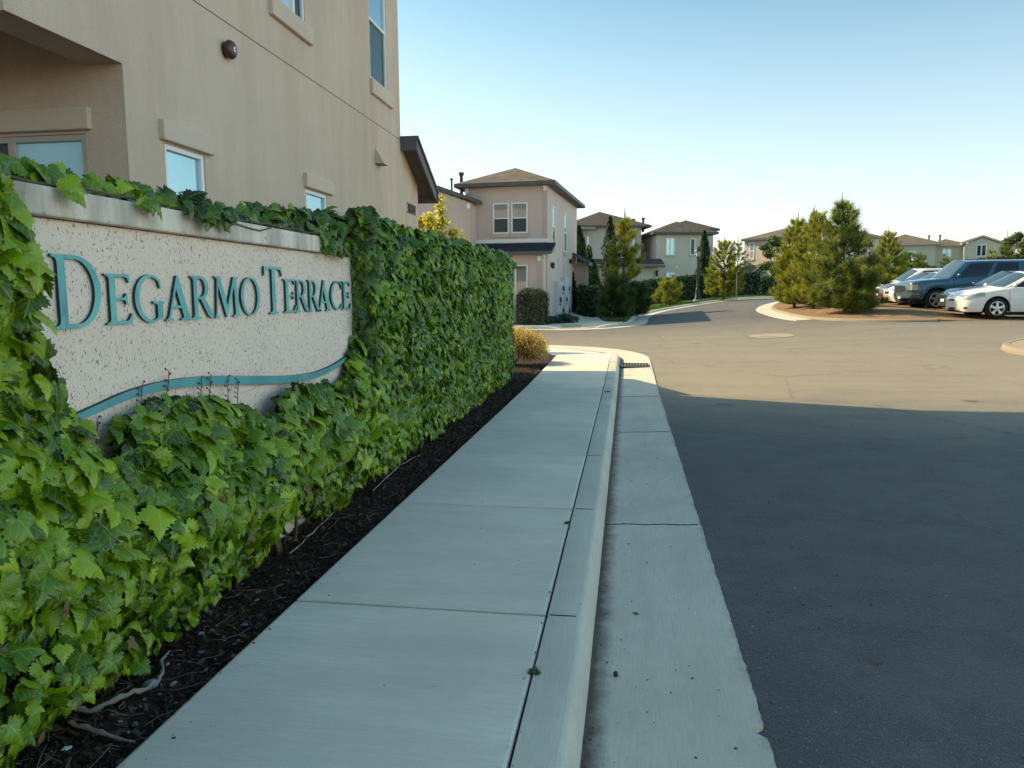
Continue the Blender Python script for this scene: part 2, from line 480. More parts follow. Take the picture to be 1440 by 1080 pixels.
# the outer face of the walk above the bed
mb.box((WL-.001, -6, -.1), (WL+.006, 15.6, .05))
walk = mb.build('sidewalk', M['walk']); tag(walk, kind='structure')
tone = [random.random() for _ in js]; at_ = walk.data.attributes.new('slab', 'FLOAT', 'POINT')
at_.data.foreach_set('value', [tone[max(0, int(np.searchsorted(js, v.co.y))-1)] for v in walk.data.vertices])
# corner apron, following the curve, dropping to the ramp, then on along the cross street
def band(name, d0, d1, y_from, mat, hf, n=6):
    mb = MB(); rows = []
    for p in PATH:
        if p[1] < y_from-1e-6: continue
        row = []
        for k in range(n+1):
            d = d0+(d1-d0)*k/n; x, y = off(p, d)
            row.append((x, y, gz(x, y)+hf(x, y, p)))
        rows.append(row)
    mb.grid(rows)
    o = mb.build(name, mat, recalc=False); tag(o, kind='structure'); return o
band('corner_apron', -1.385, -.203, 15.6, M['walk'], lambda x, y, p: kerb_h(p[0], p[1])-.0005+.02*float(sm((math.hypot(x-p[0], y-p[1])-.2)/1.2))*float(sm((p[1]-16.5)/2)))
for a in (28, 62):                                                             # joints across the apron
    c, s = math.cos(R(a)), math.sin(R(a))
joint = mj.build('paving_joints', M['joint']); tag(joint, kind='structure')

# planting bed behind the walk
def bed_h(x, y):
    return gz(x, y)+.085+.02*noise.noise(Vector((x*3, y*3, 0)))+.012*noise.noise(Vector((x*11, y*11, 5)))-(.02 if x > -1.56 else 0)
sheet('planting_bed', [(WL-.002, -6), (WL-.002, 16.4), (-1.9, 17.6), (-3.0, 18.6), (-4.6, 18.9), (-30, 18.9), (-30, -6)][::-1], bed_h, M['mulch'], .22)
# ---------------------------------------------------------------- sign wall
SX = -2.05                                                                     # face of the sign
def mk_signface():
    t = NT('sign_stucco'); co = t.coord()
    base = (.86, .69, .565)
    big = t.noise(co, 1.2, 5, .6)
    c = t.mix(big, [v*.86 for v in base], [v*1.1 for v in base])
    # dead tendril pads: countless little dark ticks, denser in drifts
    co2 = t.coord(scale=(1, 1, .55))
    wv = t.n.new('ShaderNodeVectorMath'); wv.operation = 'ADD'; t.link(co2, wv.inputs[0])
    ns = t.n.new('ShaderNodeTexNoise'); t.link(co2, ns.inputs['Vector']); ns.inputs['Scale'].default_value = 60
    sc = t.n.new('ShaderNodeVectorMath'); sc.operation = 'SCALE'; t.link(ns.outputs['Color'], sc.inputs[0]); sc.inputs['Scale'].default_value = .030
    t.link(sc.outputs[0], wv.inputs[1])
    d = t.voro(wv.outputs[0], 88, 'F1', 'Distance'); cl = t.voro(wv.outputs[0], 88, 'F1', 'Color')
    sp = t.n.new('ShaderNodeSeparateColor'); t.link(cl, sp.inputs[0])
    drift = t.ramp(t.noise(co, 2.6, 6, .8), [(.42, 0), (.62, 1)])
    keep = t.math('GREATER_THAN', t.math('ADD', sp.outputs[0], t.math('MULTIPLY', drift, .5)), .87)
    mk = t.math('MULTIPLY', t.ramp(d, [(.20, 1), (.30, 0)]), keep)
    c = t.mix(t.math('MULTIPLY', mk, .85), c, (.085, .05, .033))
    d2 = t.voro(wv.outputs[0], 130, 'F1', 'Distance'); cl2 = t.voro(wv.outputs[0], 130, 'F1', 'Color')
    sp2 = t.n.new('ShaderNodeSeparateColor'); t.link(cl2, sp2.inputs[0])
    k2 = t.math('MULTIPLY', t.ramp(d2, [(.2, 1), (.36, 0)]), t.math('GREATER_THAN', sp2.outputs[1], .68))
    c = t.mix(t.math('MULTIPLY', k2, .6), c, (.16, .10, .07))
    gr = t.noise(co, 120, 3, .6)
    c = t.mix(t.ramp(gr, [(.35, .25), (.6, 0)]), c, [v*.7 for v in base])
    h = t.math('ADD', t.noise(co, 70, 4, .65), t.math('MULTIPLY', mk, .5))
    return t.done(t.bsdf(c, .93, t.bump(h, .7, .008), .15))
def mk_cap():
    t = NT('sign_cap_plaster'); co = t.coord(); base = (.76, .655, .545)
    st = t.noise(t.coord(scale=(1, 1, .2)), 6, 5, .6)
    c = t.mix(t.ramp(st, [(.38, 0), (.7, 1)]), base, (.36, .31, .25))
    c = t.mix(t.ramp(t.noise(co, 26, 6, .75), [(.6, 0), (.68, .7)]), c, (.14, .10, .08))
    return t.done(t.bsdf(c, .9, t.bump(t.noise(co, 60, 4), .3, .005), .2))
def mk_verdigris():
    t = NT('verdigris_metal'); co = t.coord()
    n = t.noise(co, 5, 6, .65, .4); n2 = t.noise(t.coord(scale=(1, 1, .3)), 14, 5, .7)
    c = t.mix(t.ramp(n, [(.34, 0), (.62, 1)]), (.105, .335, .345), (.165, .475, .44))
    c = t.mix(t.ramp(n2, [(.54, 0), (.72, .75)]), c, (.11, .17, .26))
    c = t.mix(t.ramp(t.noise(co, 40, 4, .7), [(.62, 0), (.75, .5)]), c, (.03, .12, .13))
    return t.done(t.bsdf(c, .55, t.bump(n2, .15, .003), .45, .1))
M['sign'] = mk_signface(); M['cap'] = mk_cap(); M['teal'] = mk_verdigris()
M['tealedge'] = simple('letter_edge', (.010, .035, .04), .6)

S0, S1 = 1.35, 12.45
sign = thing('sign_wall', 'beige stucco entrance sign wall with raised teal lettering, overgrown by ivy', 'sign wall', (SX, 3.9, .0))
def place(o, root):                                                            # parts are modelled in world space, root sits at the base
    o.parent = root; o.matrix_parent_inverse = Matrix.LocRotScale(root.location, root.rotation_euler, None).inverted()
    return o
mb = MB(); mb.box((SX-.22, S0, -.1), (SX, S1, 1.826)); place(bevel(mb.build('wall_face', M['sign']), .006), sign)
mb = MB(); mb.box((SX-.27, S0-.05, 1.829), (SX+.045, 5.452, 1.932)); place(bevel(mb.build('cap', M['cap']), .008), sign)
mb = MB(); mb.box((SX-.27, 5.456, 1.829), (SX+.03, S1+.04, 1.95)); place(bevel(mb.build('cap', M['cap']), .008), sign)

def arc(cx, cy, rx, ry, a0, a1, n=22):
    return [(cx+rx*math.cos(R(a0+(a1-a0)*k/n)), cy+ry*math.sin(R(a0+(a1-a0)*k/n))) for k in range(n+1)]
SL = [(0, 1), (0, .97), (.06, .95), (.085, .9), (.085, .1), (.06, .05), (0, .03)]
GL = {}
GL['E'] = ([(0, 0), (.54, 0), (.57, .21), (.54, .21), (.49, .10), (.44, .06), (.208, .06), (.208, .48), (.38, .48), (.42, .45), (.43, .39), (.46, .39), (.46, .62), (.43, .62), (.42, .56), (.38, .535), (.208, .535), (.208, .945), (.42, .945), (.47, .92), (.505, .83), (.535, .83), (.52, 1)]+SL, [])
GL['T'] = ([(.19, 0), (.53, 0), (.53, .03), (.445, .05), (.425, .1), (.425, .945), (.6, .945), (.66, .91), (.69, .8), (.72, .8), (.71, 1), (.01, 1), (0, .8), (.03, .8), (.06, .91), (.12, .945), (.295, .945), (.295, .1), (.275, .05), (.19, .03)], [])
GL['D'] = ([(0, 0), (.36, 0)]+arc(.36, .5, .44, .5, -88, 88)+SL, [[(.208, .06), (.208, .94), (.36, .94)]+arc(.36, .5, .325, .445, 88, -88)+[(.36, .06)]])
GL['O'] = (arc(.43, .5, .43, .52, 0, 352, 36), [arc(.43, .5, .305, .468, 352, 0, 36)])
GL['C'] = (arc(.43, .5, .43, .52, 50, 312, 34)+[(.735, .20), (.715, .20)]+arc(.455, .5, .335, .462, 318, 52, 34)+[(.70, .72), (.735, .72)], [])
GL['G'] = (arc(.43, .5, .43, .52, 50, 300, 34)+[(.76, .075), (.76, .37), (.81, .40), (.81, .44), (.49, .44), (.49, .40), (.61, .37), (.61, .10)]+arc(.455, .5, .335, .462, 292, 52, 34)+[(.70, .72), (.735, .72)], [])
GL['A'] = ([(0, 0), (.23, 0), (.23, .03), (.15, .06), (.205, .28), (.475, .28), (.535, .08), (.52, .05), (.45, .03), (.45, 0), (.80, 0), (.80, .03), (.74, .06), (.70, .12), (.41, 1.03), (.36, 1.03), (.10, .12), (.06, .05), (0, .03)], [[(.222, .335), (.335, .72), (.455, .335)]])
GL['R'] = ([(0, 0), (.32, 0), (.32, .03), (.255, .05), (.208, .1), (.208, .46), (.32, .46), (.56, .08), (.64, .02), (.72, 0), (.84, 0), (.84, .03), (.77, .06), (.475, .475)]+arc(.34, .735, .27, .265, -58, 90, 16)+SL, [[(.208, .52), (.208, .94), (.33, .94)]+arc(.33, .73, .15, .21, 88, -88, 14)+[(.33, .52)]])
GL['M'] = ([(0, 0), (.22, 0), (.22, .03), (.155, .05), (.142, .08), (.205, .76), (.46, 0), (.49, 0), (.775, .78), (.80, .1), (.785, .05), (.71, .03), (.71, 0), (1.0, 0), (1.0, .03), (.95, .05), (.935, .1), (.875, .92), (.89, .955), (.94, .97), (.94, 1), (.76, 1), (.515, .28), (.275, 1), (.09, 1), (.09, .97), (.15, .95), (.16, .9), (.105, .1), (.08, .05), (0, .03)], [])
LET = [('D', 2.412, 2.68, 1.43, 1.701), ('E', 2.686, 2.861, 1.435, 1.637), ('G', 2.863, 3.08, 1.433, 1.64), ('A', 3.07, 3.293, 1.437, 1.64), ('R', 3.276, 3.498, 1.437, 1.641), ('M', 3.459, 3.751, 1.438, 1.644), ('O', 3.737, 3.964, 1.437, 1.648), ('T', 4.002, 4.25, 1.44, 1.713), ('E', 4.247, 4.429, 1.443, 1.645), ('R', 4.403, 4.63, 1.441, 1.643), ('R', 4.592, 4.806, 1.44, 1.645), ('A', 4.741, 4.991, 1.439, 1.647), ('C', 4.965, 5.196, 1.441, 1.647), ('E', 5.179, 5.359, 1.442, 1.645)]
for ch, ya, yb, za, zb in LET:
    o_, hs = GL[ch]
    us = [p[0] for p in o_]; vs = [p[1] for p in o_]; u0, u1 = min(us), max(us); v0, v1 = min(vs), max(vs)
    f = lambda p: (ya+(.02+.925*(p[0]-u0)/(u1-u0))*(yb-ya), za+(p[1]-v0)/(v1-v0)*(zb-za))
    Mx = Matrix(((0, 0, 1, SX+.005), (1, 0, 0, 0), (0, 1, 0, 0), (0, 0, 0, 1)))
    mb = MB(); mb.prism([f(p) for p in o_], .011, Mx, 1, [[f(p) for p in h] for h in hs])
    for k, fc in enumerate(mb.f):                                              # front faces keep the patina, the edges are dark
        if all(abs(mb.v[i][0]-(SX+.016)) < 1e-5 for i in fc): mb.m[k] = 0
    place(mb.build('letter', [M['teal'], M['tealedge']]), sign)
# the wave band under the lettering
W = [(2.36, 1.055), (2.499, 1.106), (2.689, 1.142), (2.943, 1.158), (3.182, 1.154), (3.626, 1.109), (4.062, 1.056), (4.501, 1.018), (4.848, 1.023), (5.18, 1.073), (5.40, 1.125)]
up, lo = [], []
for k in range(61):
    y = 2.36+3.04*k/60
    z = np.interp(y, [w[0] for w in W], [w[1] for w in W]); zz = [np.interp(y+d, [w[0] for w in W], [w[1] for w in W]) for d in (-.25, -.12, 0, .12, .25)]
    z = sum(zz)/5; th = .013+.011*math.sin(math.pi*k/60)
    up.append((y, z+th)); lo.append((y, z-th))
Mx = Matrix(((0, 0, 1, SX+.010), (1, 0, 0, 0), (0, 1, 0, 0), (0, 0, 0, 1)))
mb = MB(); vs = [Mx @ Vector((a, b, .014)) for a, b in up]+[Mx @ Vector((a, b, .014)) for a, b in lo]
n = len(up); mb.add(vs, [(i, i+1, n+i+1, n+i) for i in range(n-1)], 0)
for l in (up, lo): mb.add([Mx @ Vector((a, b, .014)) for a, b in l]+[Mx @ Vector((a, b, -.012)) for a, b in l], [(i, i+1, n+i+1, n+i) for i in range(n-1)], 1)
M['tealband'] = simple('faded_teal_band', (.10, .31, .315), .65, .35, var=.35, scale=5)
place(mb.build('wave_band', [M['tealband'], M['tealedge']]), sign)

# ---------------------------------------------------------------- leaves
def half(pts): return pts+[(-x, y) for x, y in reversed(pts[:-1])]
VINE = [(.04, .02), (.14, -.10), (.29, -.14), (.32, -.04), (.46, -.06), (.44, .05), (.60, .08), (.53, .18), (.67, .28), (.54, .33), (.57, .43), (.42, .44), (.38, .46), (.43, .58), (.31, .60), (.30, .73), (.18, .76), (.13, .90), (.0, 1.08)]
VINE_S = [(.05, 0), (.26, -.12), (.40, -.02), (.62, .22), (.50, .36), (.30, .36), (.34, .58), (.2, .74), (.0, 1.08)]
OVAL = [(.0, 0), (.2, .2), (.26, .5), (.16, .8), (0, 1.0)]
def leaf_template(hp, droop=.28, fold=.30):
    pts = half(hp); ring = [(x, y, -fold*abs(x)**1.25-droop*max(0, y)**2+.04*math.sin(9*x+4*y)) for x, y in pts]
    c = [(0, .12, .015), (0, .42, .0), (0, .70, -.05)]
    v = c+ring; n = len(ring); f = []
    for i in range(n):
        a, b = 3+i, 3+(i+1) % n
        ym = (ring[i][1]+ring[(i+1) % n][1])/2
        k = 0 if ym < .28 else (1 if ym < .58 else 2)
        f.append((k, a, b))
    # bridges along the midrib
    for s in (0, 1):
        prev = None
        for i in range(n):
            ym = (ring[i][1]+ring[(i+1) % n][1])/2; k = 0 if ym < .28 else (1 if ym < .58 else 2)
            if prev is not None and prev != k: f.append((prev, 3+i, k))
            prev = k
        break
    return np.array(v, float), np.array(f, int)
T_VINE = leaf_template(VINE); T_VINE_S = leaf_template(VINE_S)
def simple_leaf(w=.3, fold=.2, droop=.15):
    v = np.array([(0, 0, 0), (w, .35, -fold*w), (w*.8, .7, -fold*w-droop*.4), (0, 1, -droop), (-w*.8, .7, -fold*w-droop*.4), (-w, .35, -fold*w), (0, .5, .02)], float)
    return v, np.array([(0, 1, 6), (1, 2, 6), (2, 3, 6), (3, 4, 6), (4, 5, 6), (5, 0, 6)])
T_OVAL = simple_leaf(.34)
T_QUAD = (np.array([(-.35, 0, 0), (.35, 0, 0), (.28, 1, -.1), (-.28, 1, -.1)], float), np.array([(0, 1, 2), (0, 2, 3)]))
T_NEEDLE = (np.array([(-.5, 0, 0), (.5, 0, 0), (0, 1, 0)], float), np.array([(0, 1, 2)]))
def unit(a): return a/np.maximum(np.linalg.norm(a, axis=1, keepdims=True), 1e-9)
def leaves(name, tmpl, P, N, T, S, tint, mat, parent=None, sx=None, keep_pos=False, smooth=False):
    """one mesh of many small leaf faces: position, facing normal, tip direction, length, tint per leaf"""
    v, f = tmpl; P = np.asarray(P, float); n = len(P)
    N = unit(np.asarray(N, float)); T = np.asarray(T, float)
    T = unit(T-N*(T*N).sum(1, keepdims=True)); X = np.cross(T, N)
    S = np.asarray(S, float).reshape(n, 1, 1); sxx = np.ones((n, 1, 1)) if sx is None else np.asarray(sx, float).reshape(n, 1, 1)
    V = P[:, None, :]+S*(v[None, :, 0:1]*sxx*X[:, None, :]+v[None, :, 1:2]*T[:, None, :]+v[None, :, 2:3]*N[:, None, :])
    F = f[None]+(np.arange(n)*len(v))[:, None, None]
    nv, nf = n*len(v), n*len(f)
    me = bpy.data.meshes.new(name)
    me.vertices.add(nv); me.vertices.foreach_set('co', V.reshape(-1).astype(np.float32))
    me.loops.add(nf*3); me.loops.foreach_set('vertex_index', F.reshape(-1).astype(np.int32))
    me.polygons.add(nf); me.polygons.foreach_set('loop_start', (np.arange(nf)*3).astype(np.int32))
    me.polygons.foreach_set('loop_total', np.full(nf, 3, np.int32))
    if smooth: me.polygons.foreach_set('use_smooth', np.ones(nf, bool))
    a = me.attributes.new('tint', 'FLOAT', 'POINT'); a.data.foreach_set('value', np.repeat(np.asarray(tint, np.float32), len(v)))
    if keep_pos:
        a = me.attributes.new('leafpos', 'FLOAT_VECTOR', 'POINT'); a.data.foreach_set('vector', np.tile(v.astype(np.float32), (n, 1)).reshape(-1))
    me.update(calc_edges=True); me.validate()
    me.materials.append(mat)
    o = bpy.data.objects.new(name, me); COL.objects.link(o)
    if parent: o.parent = parent
    return o
M['ivy'] = foliage('ivy_leaf', (.003, .014, .001), (.082, .175, .004), (.34, .47, .014), .26, .32, .5, True)
M['hedgeivy'] = foliage('ivy_leaf_small', (.005, .02, .002), (.098, .20, .005), (.31, .45, .018), .30, .34, .5)
M['stem'] = simple('vine_stem', (.11, .075, .05), .85, var=.35, scale=20)
M['dryvine'] = simple('pale_vine_stem', (.22, .19, .09), .8, var=.3)
M['redstem'] = simple('young_vine_shoot', (.12, .035, .03), .7, var=.3, scale=20)
M['shade'] = simple('inner_shade_backing', (.010, .022, .006), .95, var=.5, scale=14)  # near-black green paints the shade behind the leaves

def fn(y, z, s=1.0, k=0): return noise.noise(Vector((y*s, z*s, k*7.3)))
def ivy_patch(name, root, dens, region, thick, size, mat, tmpl, seed, y0, y1, z0, z1, keep=True, backing=True):
    """leaves in overlapping layers standing off the wall: region(y,z) in 0..1, thick(y,z) metres"""
    rg = np.random.default_rng(seed); P, N, T, S, C = [], [], [], [], []
    n = int(dens*(y1-y0)*(z1-z0))
    ys = rg.uniform(y0, y1, n); zs = rg.uniform(z0, z1, n)
    for y, z in zip(ys, zs):
        if rg.random() > region(y, z): continue
        th = thick(y, z); e = .08
        gy = (thick(y+e, z)-thick(y-e, z))/(2*e); gzz = (thick(y, z+e)-thick(y, z-e))/(2*e)
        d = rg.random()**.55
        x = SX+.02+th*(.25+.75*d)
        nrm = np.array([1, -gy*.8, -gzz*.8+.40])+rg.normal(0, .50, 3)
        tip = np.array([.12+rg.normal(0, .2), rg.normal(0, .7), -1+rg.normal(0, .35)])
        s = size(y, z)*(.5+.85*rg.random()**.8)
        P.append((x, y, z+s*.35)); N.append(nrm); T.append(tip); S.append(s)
        C.append(np.clip(.09+.56*d*d*d+rg.normal(0, .20)+.22*fn(y, z, 1.7, 3), 0, 1))  # deeper leaves tinted darker: shade between layers put into the colour
    o = leaves(name, tmpl, P, N, T, S, C, mat, keep_pos=keep, smooth=True)
    place(o, root)
    return o
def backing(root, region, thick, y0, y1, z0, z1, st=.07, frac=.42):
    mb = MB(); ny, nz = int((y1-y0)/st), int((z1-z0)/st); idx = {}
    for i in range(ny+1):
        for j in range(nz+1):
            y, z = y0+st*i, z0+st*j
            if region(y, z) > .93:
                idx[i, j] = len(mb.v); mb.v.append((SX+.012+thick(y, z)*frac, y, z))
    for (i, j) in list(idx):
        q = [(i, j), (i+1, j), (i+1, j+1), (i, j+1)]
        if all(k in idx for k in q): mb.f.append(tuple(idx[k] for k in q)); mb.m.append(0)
    o = mb.build('shade_backing', M['shade'], smooth=True, recalc=False); place(o, root)

# where the sign is still bare (y -> lower edge of the opening), everything else is leaves
bot_y = [2.30, 2.42, 2.50, 2.58, 2.66, 2.80, 3.0, 3.25, 3.45, 3.62, 3.72, 3.85, 4.0, 4.3, 4.6, 4.95, 5.12, 5.25, 5.36]
bot_z = [1.30, 1.06, .96, .97, 1.10, 1.13, 1.12, 1.12, 1.06, 1.0, .93, .95, 1.05, 1.045, 1.0, .95, 1.06, 1.13, 1.25]
def low_edge(y): return float(np.interp(y, bot_y, bot_z))+.035*fn(y, 0, 7, 1)+.035
def left_edge(z): return float(np.interp(z, [.9, 1.0, 1.1, 1.25, 1.38, 1.5, 1.7, 1.85, 2.0], [2.32, 2.26, 2.26, 2.28, 2.21, 2.16, 2.17, 2.13, 2.02]))+.03*fn(0, z, 9, 2)
def ground_edge(y): return float(np.interp(y, [1.3, 3.0, 3.6, 3.9, 4.3, 5.0, 5.6], [.10, .10, .15, .30, .16, .20, .14]))+.06*fn(y, 3, 3.0, 4)
def reg_low(y, z):
    if z < ground_edge(y): return 0
    if y < left_edge(z) and z < 1.90: return 1
    if y > 5.6: return 0
    return 1 if z < low_edge(y)-.10 else 0
def th_low(y, z):
    b = .075+.15*float(sm((1.2-z)/.6))*float(sm((z-.02)/.45)+.25)
    if y < 2.6: b += .05
    return max(.05, b*(1+.75*fn(y, z, 1.9, 5)+.5*fn(y, z, 4.5, 6)))
vine = thing('climbing_vine', 'broad leaved ivy climbing the left end and lower half of the sign wall', 'climbing plant', (SX+.1, 3.3, .08))
sz_low = lambda y, z: .084+.024*fn(y, z, 1.3, 8)-(.034 if z < .5 else 0)
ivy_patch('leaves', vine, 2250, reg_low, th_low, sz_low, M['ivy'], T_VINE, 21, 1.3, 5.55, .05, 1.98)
P, N, T, S = [], [], [], []
for _ in range(30):
    y = rng.uniform(1.5, 5.3); z = rng.uniform(.12, 1.1)
    if reg_low(y, z) < 1: continue
    P.append((SX+.03+th_low(y, z)*1.02, y, z)); N.append((1, rng.normal(0, .6), rng.normal(.2, .6))); T.append((.2, rng.normal(0, .6), -1)); S.append(rng.uniform(.035, .075))
M['oldleaf'] = simple('withered_leaf', (.16, .105, .035), .7, var=.4, scale=10)
place(leaves('withered_leaves', T_VINE_S, P, N, T, S, [0]*len(P), M['oldleaf'], smooth=True), vine)
for k in range(8):
    y = rng.uniform(1.7, 5.3); z = rng.uniform(.35, .9); pts = []
    for j in range(7):
        zz = max(.10, z-j*.06); pts.append((SX+.045+th_low(y, zz)*1.12+.01*math.sin(j), y+.02*math.sin(j*.8+k), zz))
    place(MB().tube(pts, [.0022]*6+[.001], 4).build('hanging_stem', M['dryvine'], smooth=True), vine)
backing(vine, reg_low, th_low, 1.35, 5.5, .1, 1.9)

# the strand of leaves along the top of the cap
rg = np.random.default_rng(5); P, N, T, S, C = [], [], [], [], []
PY = [1.9, 2.3, 2.45, 2.62, 2.8, 3.0, 3.25, 3.5, 3.7, 3.95, 4.05, 4.3, 4.7, 5.0, 5.25, 5.45]
PH = [.06, .07, .075, .06, .055, .075, .09, .085, .07, .035, .05, .13, .16, .17, .12, .16]
OV = lambda y: .75 if 4.75 < y < 5.2 else (.55 if 3.22 < y < 3.62 else (.35 if 2.42 < y < 2.56 or 2.82 < y < 2.95 else .0))
for _ in range(900):
    y = rg.uniform(1.9, 5.45); hh = float(np.interp(y, PY, PH)); u = rg.random(); ov = OV(y)
    if hh < .06 and rg.random() < .45: continue
    z = 1.945+hh*u**.9; x = SX-.01-.20*rg.random(); tz_ = .05
    if rg.random() < ov*.42: x = SX+.06+.04*rg.random(); z = 1.965-.085*rg.random()*ov*(1.6 if y > 4.6 else 1); tz_ = -1
    P.append((x, y, z)); N.append((rg.normal(.75, .4), rg.normal(-.25, .4), rg.uniform(.1, .9)))
    T.append((rg.normal(.3, .4), rg.normal(0, .7), tz_+rg.normal(-.25, .35))); S.append(rg.uniform(.05, .10)*(1.0 if y < 2.9 else 1)); C.append(np.clip(rg.normal(.48 if y < 3.2 else .24, .17), 0, 1))
strand = thing('ivy_strand', 'trailing strand of ivy leaves lying along the cap of the sign wall', 'climbing plant', (SX-.05, 3.8, 1.934))
place(leaves('leaves', T_VINE, P, N, T, S, C, M['ivy'], keep_pos=True, smooth=True), strand)
mb = MB(); pts = [(SX+.02+.03*fn(y, 0, 5, 9), y, 1.945+.012*fn(y, 1, 6, 9)) for y in np.arange(1.9, 5.4, .08)]
mb.tube(pts, .006, 5); place(mb.build('stem', M['stem'], smooth=True), strand); mb = MB()
mb.tube([(SX+.052, 3.55, 1.87), (SX+.051, 3.6, 1.90), (SX+.05, 3.66, 1.915), (SX+.05, 3.78, 1.905), (SX+.05, 3.92, 1.90), (SX+.055, 4.05, 1.93)], .004, 5)
place(mb.build('stem', M['stem'], smooth=True), strand)

# stems of the vine, bare reddish shoots crossing the band, woody feet
for k in range(16):
    mb = MB()
    y = 1.6+3.9*random.random(); pts = []; x = SX+.10
    for j in range(7):
        pts.append((x+.03*random.random(), y, .06+j*.13)); y += random.uniform(-.08, .08); x -= .006
    mb.tube(pts, [.012-.001*j for j in range(7)], 5)
    place(mb.build('stem', M['stem'], smooth=True), vine)
for y0, z0, n in ((2.83, 1.13, 5), (3.0, 1.12, 7), (3.35, 1.09, 6), (3.52, 1.08, 5), (3.62, 1.06, 5), (3.28, 1.10, 5), (2.56, 1.05, 4)):
    mb = MB(); y = y0; pts = [(SX+.03, y, z0-.08)]
    for j in range(n):
        y += random.uniform(-.004, .012); z = z0-.05+j*.024
        pts.append((SX+.034, y, z))
        s = random.choice((-1, 1))
        mb.tube([(SX+.034, y, z), (SX+.03, y+s*.016, z+.012)], [.0022, .0012], 4)
        mb.lathe([(.0, -.005), (.0045, -.002), (.0045, .003), (0, .006)], 5, (SX+.031, y+s*.018, z+.012))
    mb.tube(pts, .0024, 4)
    place(mb.build('bare_shoot', M['redstem']), vine)

# ---- the tall clipped ivy hedge to the right of the sign
def hz_top(y): return 2.14+.012*(y-5.4)+.07*fn(y, 0, 1.1, 12)+.04*fn(y, 0, 3.0, 13)
def reg_h(y, z):
    if z < .14+.09*fn(y, 5, 1.6, 14)+.05*fn(y, 1, 5, 15): return 0
    near = 5.42+.05*fn(z, 0, 5, 16)+(.06 if z < 1.0 else 0)
    if y < near or y > 12.55: return 0
    return 1 if z < hz_top(y)-.05 else 0
def th_h(y, z):
    t = .20+.085*fn(y, z, 1.15, 17)+.06*fn(y, z, 2.7, 18)+.03*fn(y, z, 6, 19)
    t *= .55+.45*float(sm((z-.0)/.5))
    t *= 1-.35*float(sm((z-(hz_top(y)-.35))/.4))
    t *= (.75+.25*float(sm((y-5.4)/.5)))*(.92-.4*float(sm((y-11.6)/1.0)))
    return max(.06, t)
hedge = thing('ivy_hedge', 'tall wall of dense green ivy to the right of the sign lettering', 'hedge', (SX, 9.3, .08))
szh = lambda y, z: .080+.016*fn(y, z, 1.5, 20)
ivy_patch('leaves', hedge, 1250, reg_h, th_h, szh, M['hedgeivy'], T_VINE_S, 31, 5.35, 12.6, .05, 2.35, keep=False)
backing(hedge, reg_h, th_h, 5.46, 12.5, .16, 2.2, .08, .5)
# its rounded top, and the end by the corner
P, N, T, S, C = [], [], [], [], []
for _ in range(3300):
    y = rg.uniform(5.4, 12.6); u = rg.random(); x = SX+.16-.62*u
    z = hz_top(y)-.06-.10*max(0, (u-.6))-.13*(1-u)**4+.05*rg.random()+.04*fn(x*3, y, 2, 22)
    P.append((x, y, z)); N.append((rg.normal(.25, .4), rg.normal(0, .4), 1)); T.append((rg.normal(.6, .5), rg.normal(0, .7), -.45)); S.append(rg.uniform(.07, .135)); C.append(np.clip(rg.normal(.40, .16), 0, 1))
for _ in range(900):
    z = rg.uniform(.15, 2.2); x = SX+rg.uniform(-.35, .10)
    P.append((x, 12.55+.06*rg.random(), z)); N.append((rg.normal(.2, .4), 1, .4)); T.append((rg.normal(0, .4), .2, -1)); S.append(rg.uniform(.07, .13)); C.append(np.clip(rg.normal(.45, .16), 0, 1))
for _ in range(420):                                                           # near end, turning back to the sign
    z = rg.uniform(1.0, 2.2); x = SX+.03+rg.uniform(0, .12)
    P.append((x, 5.42+.08*rg.random(), z)); N.append((rg.normal(.6, .3), -.8, .35)); T.append((rg.normal(0, .4), -.2, -1)); S.append(rg.uniform(.07, .125)); C.append(np.clip(rg.normal(.25, .14), 0, 1))
place(leaves('top_leaves', T_VINE_S, P, N, T, S, C, M['hedgeivy'], smooth=True), hedge)
mb = MB(); mb.box((SX-.42, 5.5, 1.75), (SX-.02, 12.5, 2.03)); place(mb.build('shade_backing', M['shade']), hedge)
for k in range(18):
    mb = MB(); y = rg.uniform(5.6, 12.3); pts = []
    for j in range(5): pts.append((SX+.11+rg.uniform(-.02, .02), y+rg.uniform(-.04, .04), .05+j*.1))
    mb.tube(pts, [.018, .015, .012, .01, .008], 5)
    place(mb.build('stem', M['stem'], smooth=True), hedge)
# ---------------------------------------------------------------- bark chips, stones, sticks in the bed
M['chip'] = foliage('bark_chip', (.022, .014, .010), (.10, .06, .040), (.26, .19, .14), 0, .9, .1)
P, N, T, S, C, SXs = [], [], [], [], [], []
for _ in range(21000):
    y = 1.2+13.5*rng.random()**1.7; x = rng.uniform(-2.15, WL-.005)
    P.append((x, y, bed_h(x, y)+.004+.012*rng.random())); N.append((rng.normal(0, .5), rng.normal(0, .5), 1)); a = rng.uniform(0, 6.28)
    T.append((math.cos(a), math.sin(a), rng.normal(0, .25))); S.append(rng.uniform(.008, .034)); SXs.append(rng.uniform(.25, .9)); C.append(np.clip(abs(rng.normal(.1, .28)), 0, 1))
o = leaves('bark_chips', T_QUAD, P, N, T, S, C, M['chip'], sx=SXs); tag(o, 'dark bark chips and litter covering the bed between vine and sidewalk', 'bark mulch', kind='stuff')
mb = MB()
